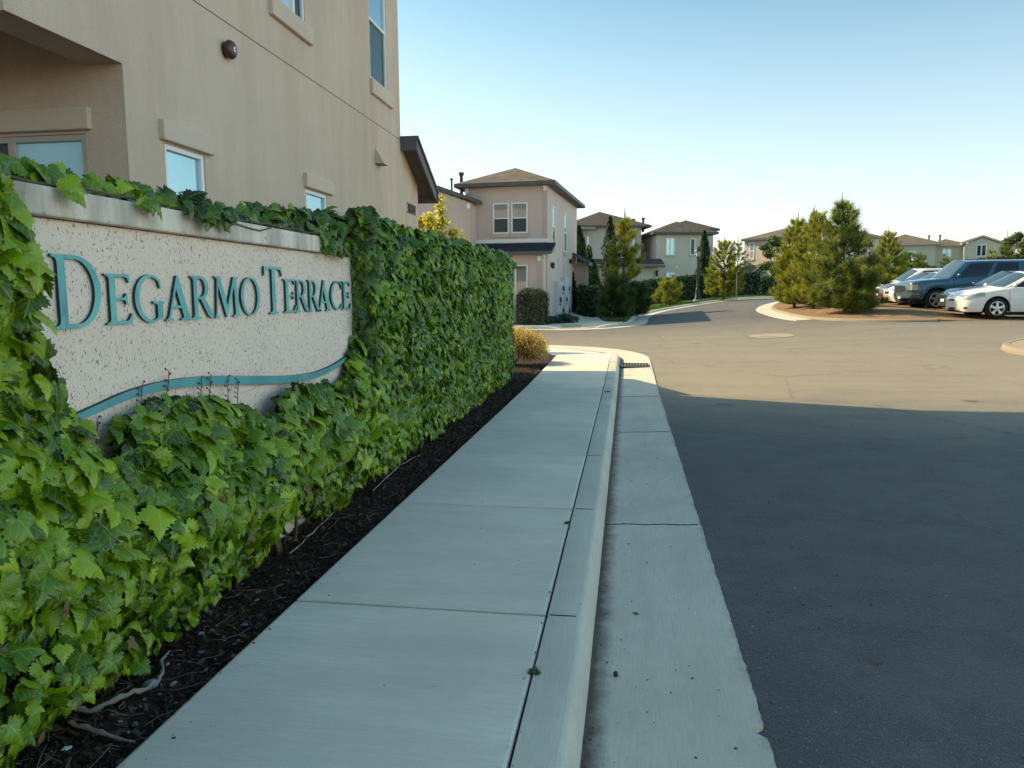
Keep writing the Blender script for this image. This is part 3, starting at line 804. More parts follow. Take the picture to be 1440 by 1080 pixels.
for _ in range(260):
    y = 1.6+11.5*rng.random()**1.5; x = rng.uniform(-2.05, WL-.03); a = rng.uniform(0, 6.28); l = rng.uniform(.04, .20); pts = []
    b = rng.normal(0, .5)
    for j in range(4):
        xx, yy = x+l*j/3*math.cos(a+b*j/3), y+l*j/3*math.sin(a+b*j/3); xx = min(xx, WL-.012)
        pts.append((xx, yy, bed_h(xx, yy)+.012+.02*rng.random()))
    mb.tube(pts, [.002, .0018, .0014, .0008], 4, cap=False)
o = mb.build('dry_twigs', simple('dry_twig', (.16, .12, .09), .9, var=.4, scale=15)); tag(o, 'thin dry twigs littering the dark bed below the vine', 'twigs', kind='stuff')
M['stone'] = simple('pale_stone', (.36, .36, .36), .8, var=.3, scale=30, bump=.3)
M['stone2'] = simple('blue_stone', (.20, .23, .26), .8, var=.3, scale=30, bump=.3)
def rock(name, x, y, z, r, mat, flat=.6):
    bm = bmesh.new(); bmesh.ops.create_icosphere(bm, subdivisions=2, radius=1)
    sd = rng.uniform(0, 99)
    for v in bm.verts:
        k = 1+.32*noise.noise(v.co*1.3+Vector((sd, 0, 0))); v.co = Vector((v.co.x*k, v.co.y*k*.8, v.co.z*k*flat))*r
    me = bpy.data.meshes.new(name); bm.to_mesh(me); bm.free(); me.materials.append(mat)
    o = bpy.data.objects.new(name, me); COL.objects.link(o); o.location = (x, y, z+r*flat*.55); o.rotation_euler = (0, 0, rng.uniform(0, 6)); return o
stones = [(212, 962, .030, 'flat blue-grey stone inside the loop of the curved bare branch', 1), (244, 955, .018, 'small white stone to the right of the curved bare branch', 0)]
def bed_at(px, py, h=.1):
    d = ray(px, py); t = (h-CAMH)/d.z; p = Vector((0, 0, CAMH))+t*d; return p.x, p.y
for px, py, r, lb, k in stones:
    x, y = bed_at(px, py); tag(rock('stone', x, y, bed_h(x, y), r, M['stone2' if k else 'stone']), lb, 'stone')
for k in range(46):
    px, py = [(rng.uniform(150, 345), 0), (0, 0)][0]; py = 1010-(px-150)*.78+rng.uniform(-60, 40)
    x, y = bed_at(px, py)
    if x > WL-.03 or x < -2.0: continue
    tag(rock('pebble', x, y, bed_h(x, y), rng.uniform(.005, .014), M['stone2' if k % 3 else 'stone']), 'small grey pebble lying in the dark soil beside the sidewalk', 'pebble', 'pebbles in the dark bed by the sidewalk')
x, y = bed_at(93, 1049); o = rock('paper_scrap', x, y, bed_h(x, y), .018, M['white'], .4); tag(o, 'crumpled white paper scrap in the bark mulch at the bottom left', 'litter')
def branch(name, pix, r, mat, label, lift=.02):
    pts = []
    for px, py in pix: x, y = bed_at(px, py); pts.append(Vector((x, y, bed_h(x, y)+lift)))
    out = []
    for a, b in zip(pts[:-1], pts[1:]):
        for k in range(4): out.append(a.lerp(b, k/4)+Vector((rng.normal(0, .002), rng.normal(0, .002), rng.normal(0, .003))))
    out.append(pts[-1]); n = len(out)
    mb = MB(); mb.tube(out, [r*(1-.55*abs(2*k/n-.8)/1.2)*(1+.25*math.sin(k*2.1)) for k in range(n)], 7)
    return tag(mb.build(name, mat, smooth=True), label, 'branch')
M['driftwood'] = simple('grey_branch', (.30, .235, .185), .85, var=.3, scale=25, bump=.4)
branch('fallen_branch', [(76, 955), (88, 985), (103, 999), (130, 1001), (170, 985), (205, 972), (222, 958), (229, 945), (227, 928), (238, 915)], .0105, M['driftwood'], 'pale curved bare branch lying on the mulch beside the nearest leaves')
branch('fallen_branch', [(95, 1020), (120, 1026), (150, 1034), (190, 1041)], .009, M['driftwood'], 'short straight grey stick lying nearest the camera at the sidewalk edge')
branch('fallen_branch', [(300, 835), (330, 815), (362, 796)], .012, simple('brown_branch', (.10, .07, .05), .9), 'thick brown stem lying under the ivy beside the exposed foot of the wall')
branch('fallen_branch', [(408, 783), (440, 748), (470, 722), (480, 712)], .006, M['driftwood'], 'thin grey stick leaning below the sign wall middle')
branch('fallen_branch', [(524, 690), (545, 672), (562, 655), (590, 640)], .006, M['driftwood'], 'long thin dry stem on the mulch at the near end of the tall hedge')
# debris in the gutter and weeds in the joint
def gut(px, py): 
    d = ray(px, py); t = (.01-CAMH)/d.z; p = Vector((0, 0, CAMH))+t*d; return p.x, p.y
x, y = gut(866, 950); tag(rock('pebble', x, y, .012, .0125, simple('black_lump', (.02, .022, .022), .7), .85), 'round black pebble lying in the concrete gutter', 'pebble')
M['dryleaf'] = simple('dry_leaf', (.05, .035, .025), .8)
def flat_leaf(px, py, s, a, label, mat, z=.02):
    x, y = gut(px, py); v, f = T_OVAL
    o = leaves('dry_leaf', T_OVAL, [(x, y, z)], [(0, .1, 1)], [(math.cos(a), math.sin(a), 0)], [s], [.3], mat); return tag(o, label, 'leaf')
flat_leaf(889, 864, .035, .2, 'tiny dark dry leaf lying in the middle of the gutter', M['dryleaf'])
flat_leaf(1243, 929, .10, 2.9, 'reddish brown dry leaf flattened on the shaded asphalt', simple('brown_leaf', (.13, .07, .06), .8), .006)
M['weed'] = foliage('weed_leaf', (.015, .05, .01), (.05, .13, .02), (.11, .2, .04), .3)
for px, py, r, lb in ((752, 945, .028, 'small green weed in the sidewalk joint nearest the camera'), (797, 735, .022, 'small weed growing in the joint one slab beyond the nearest weed'), (854, 551, .045, 'tiny dark weed on top of the kerb near the sunlit corner')):
    d = ray(px, py); t = (.137-CAMH)/d.z; c = Vector((0, 0, CAMH))+t*d; P, N, T, S, C = [], [], [], [], []
    for k in range(30):
        a = rng.uniform(0, 6.28); rr = r*rng.random()**.6
        P.append((c.x+rr*math.cos(a)*.3, c.y+rr*math.sin(a)*.3, c.z+.006*rng.random())); N.append((rng.normal(0, .4), rng.normal(0, .4), 1)); T.append((math.cos(a), math.sin(a), rng.uniform(.1, .8))); S.append(r*rng.uniform(.5, 1)); C.append(rng.random())
    tag(leaves('weed', T_OVAL, P, N, T, S, C, M['weed']), lb, 'weed')
P, N, T, S, C = [], [], [], [], []
for _ in range(230):
    y = 1.9+11*rng.random()**1.6; d = .0+.60*rng.random()**2.2; x = KX+d
    P.append((x, y, gz(x, y)+.009+.02*max(0, d-.05)/.6)); N.append((rng.normal(0, .5), rng.normal(0, .5), 1)); a = rng.uniform(0, 6.28); T.append((math.cos(a), math.sin(a), .2)); S.append(rng.uniform(.003, .012)); C.append(rng.random()**2)
for _ in range(160):
    y = 1.9+11*rng.random()**1.6; x = rng.uniform(WL+.01, KX-.03) if rng.random() < .4 else (WL+.01+.12*rng.random()**2 if rng.random() < .6 else KX-.205+rng.normal(0, .012))
    P.append((x, y, gz(x, y)+kerb_h(x, y)+.003)); N.append((rng.normal(0, .5), rng.normal(0, .5), 1)); a = rng.uniform(0, 6.28); T.append((math.cos(a), math.sin(a), .2)); S.append(rng.uniform(.003, .011)); C.append(rng.random()**3)
o = leaves('gutter_litter', T_QUAD, P, N, T, S, C, foliage('litter_specks', (.015, .013, .011), (.06, .045, .03), (.16, .13, .09), 0, .9, .1)); tag(o, 'tiny dark litter specks in the gutter and along the sidewalk edges', 'litter', kind='stuff')
# loose grit on the asphalt
P, N, T, S, C = [], [], [], [], []
for _ in range(900):
    x = .56+3.2*rng.random()**1.6; y = 1.9+9*rng.random()**1.5
    P.append((x, y, tz(x, y)+.003)); N.append((rng.normal(0, .7), rng.normal(0, .7), 1)); a = rng.uniform(0, 6.28); T.append((math.cos(a), math.sin(a), .4)); S.append(rng.uniform(.004, .011)); C.append(rng.random())
o = leaves('road_grit', T_QUAD, P, N, T, S, C, foliage('grit', (.02, .02, .02), (.12, .12, .12), (.34, .34, .33), 0, .9, .1)); tag(o, 'loose pale and dark grit scattered over the near asphalt', 'grit', kind='stuff')

# ---------------------------------------------------------------- the big stucco house behind the sign
HX = -4.0
h1 = thing('apartment_house', 'large tan stucco two storey building rising behind the sign wall', 'building', (HX, 9, .1))
def wall_x(mb, X, poly_y, zf0, zf1, holes, dep=.07, step=None):
    """wall in the plane x=X seen from +x, cut into panels round the openings, with reveals"""
    ys = sorted({poly_y[0], poly_y[1]} | {h[0] for h in holes} | {h[1] for h in holes})
    for a, b in zip(ys[:-1], ys[1:]):
        cuts = sorted([h for h in holes if h[0] <= a+1e-6 and h[1] >= b-1e-6], key=lambda h: h[2]); z = None
        segs = []; lo = 'f0'
        for h in cuts: segs.append((lo, h[2])); lo = h[3]
        segs.append((lo, 'f1'))
        for z0, z1 in segs:
            q0 = [zf0(a), zf0(b)] if z0 == 'f0' else [z0, z0]; q1 = [zf1(a), zf1(b)] if z1 == 'f1' else [z1, z1]
            mb.add([(X, a, q0[0]), (X, b, q0[1]), (X, b, q1[1]), (X, a, q1[0])], [(0, 1, 2, 3)])
    for a, b, z0, z1 in holes:
        for q in (((X, a, z0), (X, b, z0), (X-dep, b, z0), (X-dep, a, z0)), ((X, a, z1), (X-dep, a, z1), (X-dep, b, z1), (X, b, z1)), ((X, a, z0), (X-dep, a, z0), (X-dep, a, z1), (X, a, z1)), ((X, b, z0), (X, b, z1), (X-dep, b, z1), (X-dep, b, z0))):
            mb.add(q, [(0, 1, 2, 3)])
YC = 13.17
W1 = (6.17, 6.80, 1.62, 2.87); W2 = (9.08, 9.76, 1.62, 2.87); W3 = (11.66, 12.50, 4.90, 6.50); W4 = (8.36, 9.25, 4.88, 6.40)
XB = -14.0
mb = MB()
wall_x(mb, HX, (5.67, YC), lambda y: -.2, lambda y: 8.35, [W1, W2, W3, W4])
wall_x(mb, HX, (4.52, 5.67), lambda y: 3.385, lambda y: 8.35, [])
wall_x(mb, HX, (YC, 14.22), lambda y: -.2, lambda y: 4.22-.545*(y-YC), [])
q = [(HX, 4.52, 3.385), (HX, 4.52, 8.35), (XB, 4.52, 8.35), (XB, 4.52, 3.385)]; mb.add(q, [(0, 1, 2, 3)])
mb.box((HX, 4.52, 3.385), (HX-.33, 5.67, 3.386))                                # underside of the beam
mb.add([(HX-.33, 4.52, 3.385), (HX-.33, 5.67, 3.385), (HX-.33, 5.67, 3.95), (HX-.33, 4.52, 3.95)], [(0, 1, 2, 3)])
mb.add([(HX-.33, 4.52, 3.95), (XB, 4.52, 3.95), (XB, 5.67, 3.95), (HX-.33, 5.67, 3.95)], [(0, 1, 2, 3)])
mb.add([(HX, YC, 3.9), (XB, YC, 3.9), (XB, YC, 8.35), (HX, YC, 8.35)], [(0, 1, 2, 3)])
mb.add([(HX, 14.22, -.2), (XB, 14.22, -.2), (XB, 14.22, 3.63), (HX, 14.22, 3.63)], [(0, 1, 2, 3)])
mb.add([(XB, 4.52, -.2), (XB, 14.22, -.2), (XB, 14.22, 3.6), (XB, YC, 8.35), (XB, 4.52, 8.35)], [(0, 1, 2, 3, 4)])
# porch wall with its window opening
PW = (-6.2, -4.37, 1.45, 2.86)
def face_y(mb, Y, x0, x1, z0, z1, hole, dep=.07):
    a, b, c, d = hole
    for r in ((x0, a, z0, z1), (b, x1, z0, z1), (a, b, z0, c), (a, b, d, z1)):
        mb.add([(r[0], Y, r[2]), (r[1], Y, r[2]), (r[1], Y, r[3]), (r[0], Y, r[3])], [(0, 1, 2, 3)])
    for q in (((a, Y, c), (b, Y, c), (b, Y+dep, c), (a, Y+dep, c)), ((a, Y, d), (b, Y, d), (b, Y+dep, d), (a, Y+dep, d)), ((a, Y, c), (a, Y+dep, c), (a, Y+dep, d), (a, Y, d)), ((b, Y, c), (b, Y+dep, c), (b, Y+dep, d), (b, Y, d))):
        mb.add(q, [(0, 1, 2, 3)])
face_y(mb, 5.67, XB, HX, -.2, 3.95, PW)
mb.box((XB, 4.52, -.2), (XB+.4, 4.9, 3.6))
place(mb.build('wall', M['stucco'], recalc=False), h1)
mb = MB(); mb.box((HX-.02, 4.53, 4.252), (HX+.0025, YC-.003, 4.264)); place(mb.build('control_joint', simple('joint_shadow', (.21, .16, .12), .9)), h1)
mb = MB(); mb.box((-16, -4, -.2), (-9.2, 4.0, 6.6)); place(mb.build('wall', M['stucco']), h1)   # unseen block added beyond the frame to shade the near ground
def frame_x(mb, X, w, t=.045, rails=(), d=.05):
    a, b, z0, z1 = w
    mb.box((X-d, a, z0), (X, a+t, z1)); mb.box((X-d, b-t, z0), (X, b, z1)); mb.box((X-d, a+t, z0), (X, b-t, z0+t)); mb.box((X-d, a+t, z1-t), (X, b-t, z1))
    for z in rails: mb.box((X-d, a+t, z-t*.45), (X-.004, b-t, z+t*.45))
def win_x(w, rails, panes, label=None, slider=None):
    mb = MB(); frame_x(mb, HX-.012, w, rails=rails)
    if slider: mb.box((HX-.06, slider-.02, w[2]+.045), (HX-.016, slider+.02, w[3]-.045))
    f = place(bevel(mb.build('window', M['white']), .004, 1), h1)
    for a, b, z0, z1, m in panes:
        mb = MB(); mb.add([(HX-.045, a, z0), (HX-.045, b, z0), (HX-.045, b, z1), (HX-.045, a, z1)], [(0, 1, 2, 3)])
        p = mb.build('pane', m, recalc=False); p.parent = f; p.matrix_parent_inverse = f.matrix_parent_inverse.copy()
        p.matrix_parent_inverse = h1.matrix_world.inverted() if False else Matrix.Identity(4)
    return f
M['pane_top'] = glass('pane_sky_upper', (.05, .10, .12), None, .8)
win_x(W1, (2.42,), [(6.17, 6.80, 1.62, 2.42, M['pane_sky']), (6.17, 6.80, 2.42, 2.87, M['pane_sky'])])
win_x(W2, (2.42,), [(9.08, 9.76, 1.62, 2.42, M['pane_sky']), (9.08, 9.76, 2.42, 2.87, M['pane_sky'])])
win_x(W3, (5.82,), [(11.66, 12.5, 4.90, 5.82, M['screen']), (11.66, 12.5, 5.82, 6.50, M['pane_top'])])
win_x(W4, (), [(8.36, 8.98, 4.88, 6.40, M['pane_blind']), (8.98, 9.25, 4.88, 6.40, M['screen'])], slider=8.98)
mb = MB(); a, b, z0, z1 = PW
for q in ((a, a+.06), (b-.05, b), (-5.10, -5.03)): mb.box((q[0], 5.682, z0), (q[1], 5.74, z1))
mb.box((a, 5.683, z0), (b, 5.74, z0+.05)); mb.box((a, 5.683, z1-.05), (b, 5.74, z1))
pwf = place(bevel(mb.build('window', simple('tan_vinyl', (.46, .42, .36), .5)), .004, 1), h1)
for x0, x1, m in ((a, -5.06, M['screen']), (-5.06, b, glass('pane_bluesky', (.34, .66, .80), None, .25))):  # right pane has the reflected blue sky painted into its colour
    mb = MB(); mb.add([(x0, 5.715, z0), (x1, 5.715, z0), (x1, 5.715, z1), (x0, 5.715, z1)], [(0, 1, 2, 3)]); p = mb.build('pane', m); p.parent = pwf
for (y0, y1, z0, z1) in ((6.10, 6.905, 2.885, 3.06), (9.02, 9.90, 2.885, 3.06)):
    mb = MB(); mb.box((HX-.01, y0, z0), (HX+.055, y1, z1)); place(bevel(mb.build('lintel', M['trim']), .012), h1)
for (y0, y1, z0, z1) in ((8.27, 9.38, 4.665, 4.875), (11.62, 12.68, 4.665, 4.895)):
    mb = MB(); mb.box((HX-.01, y0, z0), (HX+.055, y1, z1)); place(bevel(mb.build('sill', M['trim']), .012), h1)
mb = MB(); mb.box((-6.4, 5.68, 2.885), (-4.30, 5.62, 3.06)); place(bevel(mb.build('lintel', M['trim']), .012), h1)
# alarm bell
bell = place(MB().lathe([(.0, 0), (.075, 0), (.075, .05), (.0, .05)], 20, (HX, 7.28, 3.98), axis='x').build('alarm_bell', M['black'], smooth=True, angle=R(40)), h1)
g = MB().lathe([(.088, .040), (.092, .05), (.088, .072), (.075, .09), (.042, .101), (0, .103)], 28, (HX, 7.28, 3.98), axis='x').build('gong', M['redbell'], smooth=True); g.parent = bell
g = MB().lathe([(.0, .100), (.024, .1015), (.024, .106), (.012, .108), (0, .108)], 16, (HX, 7.28, 3.98), axis='x').build('centre_disc', M['white'], smooth=True, angle=R(40)); g.parent = bell
g = MB().lathe([(.0, .108), (.009, .109), (.007, .116), (0, .117)], 10, (HX, 7.28, 3.98), axis='x').build('bolt', M['black']); g.parent = bell
mb = MB(); y, z = 11.88, 3.62
mb.add([(HX, y-.13, z), (HX, y+.13, z), (HX+.14, y+.13, z+.0), (HX+.14, y-.13, z), (HX, y-.10, z+.25), (HX, y+.10, z+.25), (HX+.14, y-.13, z+.04), (HX+.14, y+.13, z+.04)],
       [(3, 2, 7, 6), (6, 7, 5, 4), (0, 3, 6, 4), (1, 5, 7, 2)])
v_ = place(mb.build('dryer_vent', M['trim']), h1)
mb = MB(); mb.box((HX+.002, y-.12, z-.004), (HX+.13, y+.12, z+.012)); b_ = mb.build('vent_flap', M['black']); b_.parent = v_
# low roof past the corner
sl = -.545
def rz_(y): return 4.27+sl*(y-YC)
RX0, RX1 = -3.70, XB
mb = MB(); mb.add([(RX0-.02, YC, rz_(YC)+.01), (RX0-.02, 14.56, rz_(14.56)+.01), (RX1, 14.56, rz_(14.56)+.01), (RX1, YC, rz_(YC)+.01)], [(0, 1, 2, 3)])
place(mb.build('roof', M['roof2'], recalc=False), h1)
mb = MB(); mb.add([(RX0-.04, YC, rz_(YC)-.10), (RX0-.04, 14.5, rz_(14.5)-.10), (HX-.3, 14.5, rz_(14.5)-.10), (HX-.3, YC, rz_(YC)-.10)], [(0, 1, 2, 3)])
place(mb.build('soffit', M['soffit'], recalc=False), h1)
mb = MB()
def rk(x0, x1, ya, yb, za, zb):
    vs = []
    for x in (x0, x1):
        for y, z in ((ya, rz_(ya)+zb), (ya, rz_(ya)+za), (yb, rz_(yb)+za), (yb, rz_(yb)+zb)): vs.append((x, y, z))
    mb.add(vs, [(0, 1, 2, 3), (4, 7, 6, 5), (0, 4, 5, 1), (1, 5, 6, 2), (2, 6, 7, 3), (3, 7, 4, 0)])
rk(RX0-.035, RX0, YC, 14.55, -.20, .0); rk(RX0-.035, RX0+.03, YC-.004, 14.57, .001, .05)
mb.box((RX0+.02, 14.53, rz_(14.55)-.20), (RX1, 14.60, rz_(14.55)+.02)); mb.box((HX+.002, YC-.02, rz_(YC)-.2), (RX0, YC-.001, rz_(YC)-.001)); mb.box((HX+.002, YC-.02, rz_(YC)+.001), (RX0+.02, YC-.005, rz_(YC)+.049))
place(mb.build('fascia', M['fascia']), h1)
# main roof: hip above the upper storey
def hip_roof(x0, x1, y0, y1, ze, pitch=.36, o=.5, th=.16, roofm='roof', name='roof'):
    X0, X1, Y0, Y1 = x0-o, x1+o, y0-o, y1+o; w, d = X1-X0, Y1-Y0; r = min(w, d)/2; zr = ze+th+r*pitch
    if w >= d: ra, rb = (X0+r, (Y0+Y1)/2, zr), (X1-r, (Y0+Y1)/2, zr)
    else: ra, rb = ((X0+X1)/2, Y0+r, zr), ((X0+X1)/2, Y1-r, zr)
    b = [(X0, Y0, ze+th), (X1, Y0, ze+th), (X1, Y1, ze+th), (X0, Y1, ze+th)]
    mb = MB()
    if w >= d: mb.add(b+[ra, rb], [(0, 1, 5, 4), (2, 3, 4, 5), (1, 2, 5), (3, 0, 4)])
    else: mb.add(b+[ra, rb], [(1, 2, 5, 4), (3, 0, 4, 5), (0, 1, 4), (2, 3, 5)])
    fb = MB(); e = .012
    lo = [(x, y, ze) for x, y, _ in b]
    fb.add([(X0-e, Y0-e, ze), (X1+e, Y0-e, ze), (X1+e, Y1+e, ze), (X0-e, Y1+e, ze), (X0-e, Y0-e, ze+th-.004), (X1+e, Y0-e, ze+th-.004), (X1+e, Y1+e, ze+th-.004), (X0-e, Y1+e, ze+th-.004)],
           [(0, 1, 5, 4), (1, 2, 6, 5), (2, 3, 7, 6), (3, 0, 4, 7), (0, 3, 2, 1)])
    return mb, fb
mb, fb = hip_roof(XB, HX, 4.52, YC, 8.3, .3, .4)
r_ = place(mb.build('roof', M['roof']), h1); f_ = place(fb.build('eave', M['fascia']), h1)
# street number by the corner
cu = bpy.data.curves.new('number', 'FONT'); cu.body = '3801'; cu.size = .265; cu.extrude = .008; cu.align_x = 'CENTER'; cu.space_character = 1.12
to = bpy.data.objects.new('number_text', cu); COL.objects.link(to)
bpy.context.view_layer.update()
me = bpy.data.meshes.new_from_object(to.evaluated_get(bpy.context.evaluated_depsgraph_get()))
bpy.data.objects.remove(to); me.transform(Matrix(((0, 0, 1, HX+.012), (1, 0, 0, 13.75), (0, 1, 0, 3.03), (0, 0, 0, 1))))
me.materials.clear(); me.materials.append(M['black'])
no = bpy.data.objects.new('house_number', me); COL.objects.link(no); place(no, h1)
for c in h1.children:                                                           # sub-parts keep world coordinates
    pass
# ---------------------------------------------------------------- the other houses
def part(mb, name, mats, root, **k):
    return mb.build(name, mats, root, **k)
def gable_roof(x0, x1, y0, y1, ze, pitch=.42, o=.4, th=.16, along='y'):
    """ridge along y (gable ends face +-y) or x"""
    mb, fb = MB(), MB()
    sw = (lambda p: p) if along == 'y' else (lambda p: (p[1], p[0], p[2]))
    if along == 'x': x0, x1, y0, y1 = y0, y1, x0, x1
    X0, X1, Y0, Y1 = x0-o, x1+o, y0-o*.6, y1+o*.6; xm = (x0+x1)/2; zr = ze+th+(X1-X0)/2*pitch; e = .012
    mb.add([sw(p) for p in [(X0, Y0, ze+th), (X0, Y1, ze+th), (xm, Y1, zr), (xm, Y0, zr), (X1, Y0, ze+th), (X1, Y1, ze+th)]], [(0, 3, 2, 1), (3, 4, 5, 2)])
    lo = [(X0, Y0, ze), (X0, Y1, ze), (xm, Y1, zr-th), (xm, Y0, zr-th), (X1, Y0, ze), (X1, Y1, ze)]
    hi = [(x, y, z+th-.004) for x, y, z in lo]
    fb.add([sw(p) for p in lo+hi], [(0, 1, 2, 3), (3, 2, 5, 4), (0, 3, 9, 6), (3, 4, 10, 9), (1, 7, 8, 2), (2, 8, 11, 5), (0, 6, 7, 1), (4, 5, 11, 10)])
    return mb, fb
def shed_roof(x0, x1, y0, y1, z_back, z_front, th=.15):
    mb, fb = MB(), MB(); e = .01
    mb.add([(x0, y0, z_front+th), (x1, y0, z_front+th), (x1, y1, z_back+th), (x0, y1, z_back+th)], [(0, 1, 2, 3)])
    lo = [(x0+e, y0+e, z_front), (x1-e, y0+e, z_front), (x1-e, y1, z_back), (x0+e, y1, z_back)]; hi = [(x, y, z+th-.004) for x, y, z in lo]
    fb.add(lo+hi, [(0, 3, 2, 1), (0, 1, 5, 4), (1, 2, 6, 5), (3, 0, 4, 7)])
    return mb, fb
def window(root, face, pos, a, b, z0, z1, rail=True, mull=False, sill=True, pane='pane', low='screen', t=.05, d=.045):
    """face: 'f' -y wall at y=pos, 'r' +x wall at x=pos, 'l' -x wall at x=pos; a..b along the wall"""
    def P(u, w, z):
        return {'f': (u, pos-w, z), 'r': (pos+w, u, z), 'l': (pos-w, u, z)}[face]
    def bx(mb, u0, u1, w0, w1, q0, q1): mb.box(P(u0, w0, q0), P(u1, w1, q1))
    mb = MB()
    bx(mb, a, a+t, .0, d, z0, z1); bx(mb, b-t, b, .0, d, z0, z1); bx(mb, a+t, b-t, .0, d, z0, z0+t); bx(mb, a+t, b-t, .0, d, z1-t, z1)
    zm = (z0+z1)/2
    if rail: bx(mb, a+t, b-t, 0, d-.004, zm-t*.45, zm+t*.45)
    if mull: bx(mb, (a+b)/2-t*.6, (a+b)/2+t*.6, 0, d-.002, z0+t, z1-t)
    f = part(mb, 'window', M['white'], root)
    for q0, q1, m in (((z0, zm, low), (zm, z1, pane)) if rail else ((z0, z1, pane),)):
        m2 = MB(); m2.add([P(a+.01, .018, q0+.005), P(b-.01, .018, q0+.005), P(b-.01, .018, q1-.005), P(a+.01, .018, q1-.005)], [(0, 1, 2, 3)])
        part(m2, 'pane', M[m], f, recalc=False)
    if sill:
        m2 = MB(); bx(m2, a-.04, b+.04, 0, .06, z0-.16, z0-.012); part(m2, 'sill', M['trim2'], f)
    return f
M['roof_shaded'] = shingle('asphalt_shingle_shaded', (.020, .023, .032))  # blue-black shade of the porch roof painted into the shingle
M['pane_teal'] = glass('pane_teal', (.07, .11, .11), None, .35)
M['trim2'] = stucco('stucco_trim_pale', (.60, .50, .42), (.52, .43, .35), .3)
def downspout(root, x, y, z0, z1, mat='trim2', w=.06):
    mb = MB(); mb.box((x-w/2, y-w, z0), (x+w/2, y-.004, z1)); part(mb, 'downspout', M[mat], root)
    mb = MB(); mb.box((x-w, y-.16, z1), (x+w, y-.004, z1+.2)); part(mb, 'leader_head', M['white'], root)
def vent(root, x, y, z, h, r=.05):
    mb = MB(); mb.lathe([(r, 0), (r, h*.86), (r*1.5, h*.87), (r*1.5, h)], 10, (x, y, z-.5)); mb.v = [(a, b, c if c > z-.4 else c) for a, b, c in mb.v]
    mb2 = MB(); mb2.lathe([(r, -.5), (r, h*.86), (r*1.6, h*.87), (r*1.6, h)], 10, (x, y, z)); part(mb2, 'vent_pipe', M['pvc'], root)

# --- house across the corner: square tower, lower wing on its left
D2 = 31.6
c0 = aty(770, 265, D2); ground2 = .30
h2 = thing('town_house', 'pinkish stucco house with square hipped tower across the street corner', 'house', (c0.x, D2, 0), R(-4.5))
px = lambda a: a/FPX*D2
ze = CAMH+(412-264)/FPX*D2
wT = 3.55; dT = 8.4
mb = MB(); mb.box((-wT, 0, -.3), (0, dT, ze))
part(mb, 'wall', M['stucco2'], h2)
mb, fb = hip_roof(-wT, 0, 0, dT, ze, .42, .38, .15); part(mb, 'roof', M['roof'], h2); part(fb, 'eave', M['fascia'], h2)
# ground floor bay under a little shed roof
zs = CAMH+(412-357)/FPX*31.0
mb = MB(); mb.box((-6.5, -.62, -.3), (-.06, 0, zs-.02)); part(mb, 'bay_wall', M['stucco2'], h2)
mb, fb = shed_roof(-6.6, .36, -1.0, -.003, zs+.36, zs-.03, .13); part(mb, 'porch_roof', M['roof_shaded'], h2); part(fb, 'porch_eave', M['fascia'], h2)
mb = MB(); mb.box((-6.5, -.04, zs+.515), (.02, -.003, zs+.66)); part(mb, 'flashing', M['white'], h2)
w0 = -(771-693)/FPX*D2; w1 = -(771-743)/FPX*D2
wm = (w0+w1)/2
window(h2, 'f', 0, w0, wm-.05, CAMH+(412-328)/FPX*D2, CAMH+(412-286)/FPX*D2, True, False, True, 'pane_teal', 'screen', .055)
window(h2, 'f', 0, wm+.05, w1, CAMH+(412-328)/FPX*D2, CAMH+(412-286)/FPX*D2, True, False, True, 'pane_teal', 'screen', .055)
window(h2, 'f', -.62, -1.75, -.72, .95, CAMH+(412-372)/FPX*31.0, False, True, True, 'pane', 'pane', .05)
window(h2, 'f', -.62, -3.6, -2.4, .95, CAMH+(412-372)/FPX*31.0, False, True, True, 'pane', 'pane', .05)
window(h2, 'r', 0, 1.0, 1.62, ze-2.45, ze-.72, True, False, True, 'pane_sky', 'screen')
window(h2, 'r', 0, 4.1, 4.8, ze-2.50, ze-.72, True, False, True, 'pane_sky', 'screen')
downspout(h2, -.09, -.0, zs+.7, ze-.22); downspout(h2, -wT+.08, 0, zs+.7, ze-.22); downspout(h2, -.22, -.62, 0, zs-.3)
# side porch at the back, wall lights, meter bank
mb, fb = shed_roof(.0, .75, 8.2, 10.6, zs+.1, zs-.25, .13)
mb = MB(); mb.add([(.003, 6.9, zs+.45), (.003, 8.3, zs+.45), (.85, 8.3, zs-.05), (.85, 6.9, zs-.05)], [(0, 3, 2, 1)]); part(mb, 'side_roof', M['roof2'], h2)
mb = MB()
mb.add([(.003, 6.89, zs+.30), (.003, 6.89, zs+.44), (.86, 6.89, zs-.06), (.86, 6.89, zs-.22), (.003, 8.31, zs+.30), (.003, 8.31, zs+.44), (.86, 8.31, zs-.06), (.86, 8.31, zs-.22)], [(0, 1, 2, 3), (4, 7, 6, 5), (3, 2, 6, 7), (0, 3, 7, 4)])
part(mb, 'side_eave', M['fascia'], h2)
mb = MB(); mb.box((.003, 7.6, .3), (.7, 7.72, zs-.05)); part(mb, 'side_post', M['stucco2'], h2)
def wall_light(root, x, y, z, face='r'):
    mb = MB(); mb.box((x, y-.05, z-.1), (x+.04, y+.05, z+.1)); mb.lathe([(.02, .12), (.07, .06), (.055, -.12), (.02, -.15)], 8, (x+.11, y, z)); mb.box((x+.03, y-.01, z+.1), (x+.12, y+.01, z+.13)); part(mb, 'wall_light', M['black'], root)
wall_light(h2, .003, .75, zs-.42); wall_light(h2, .003, 5.9, zs-.05)
mb = MB(); mb.lathe([(.0, 0), (.03, 0), (.05, .1), (0, .12)], 8, (.02, 2.6, zs-.1), axis='x'); part(mb, 'hose_bib', M['white'], h2)
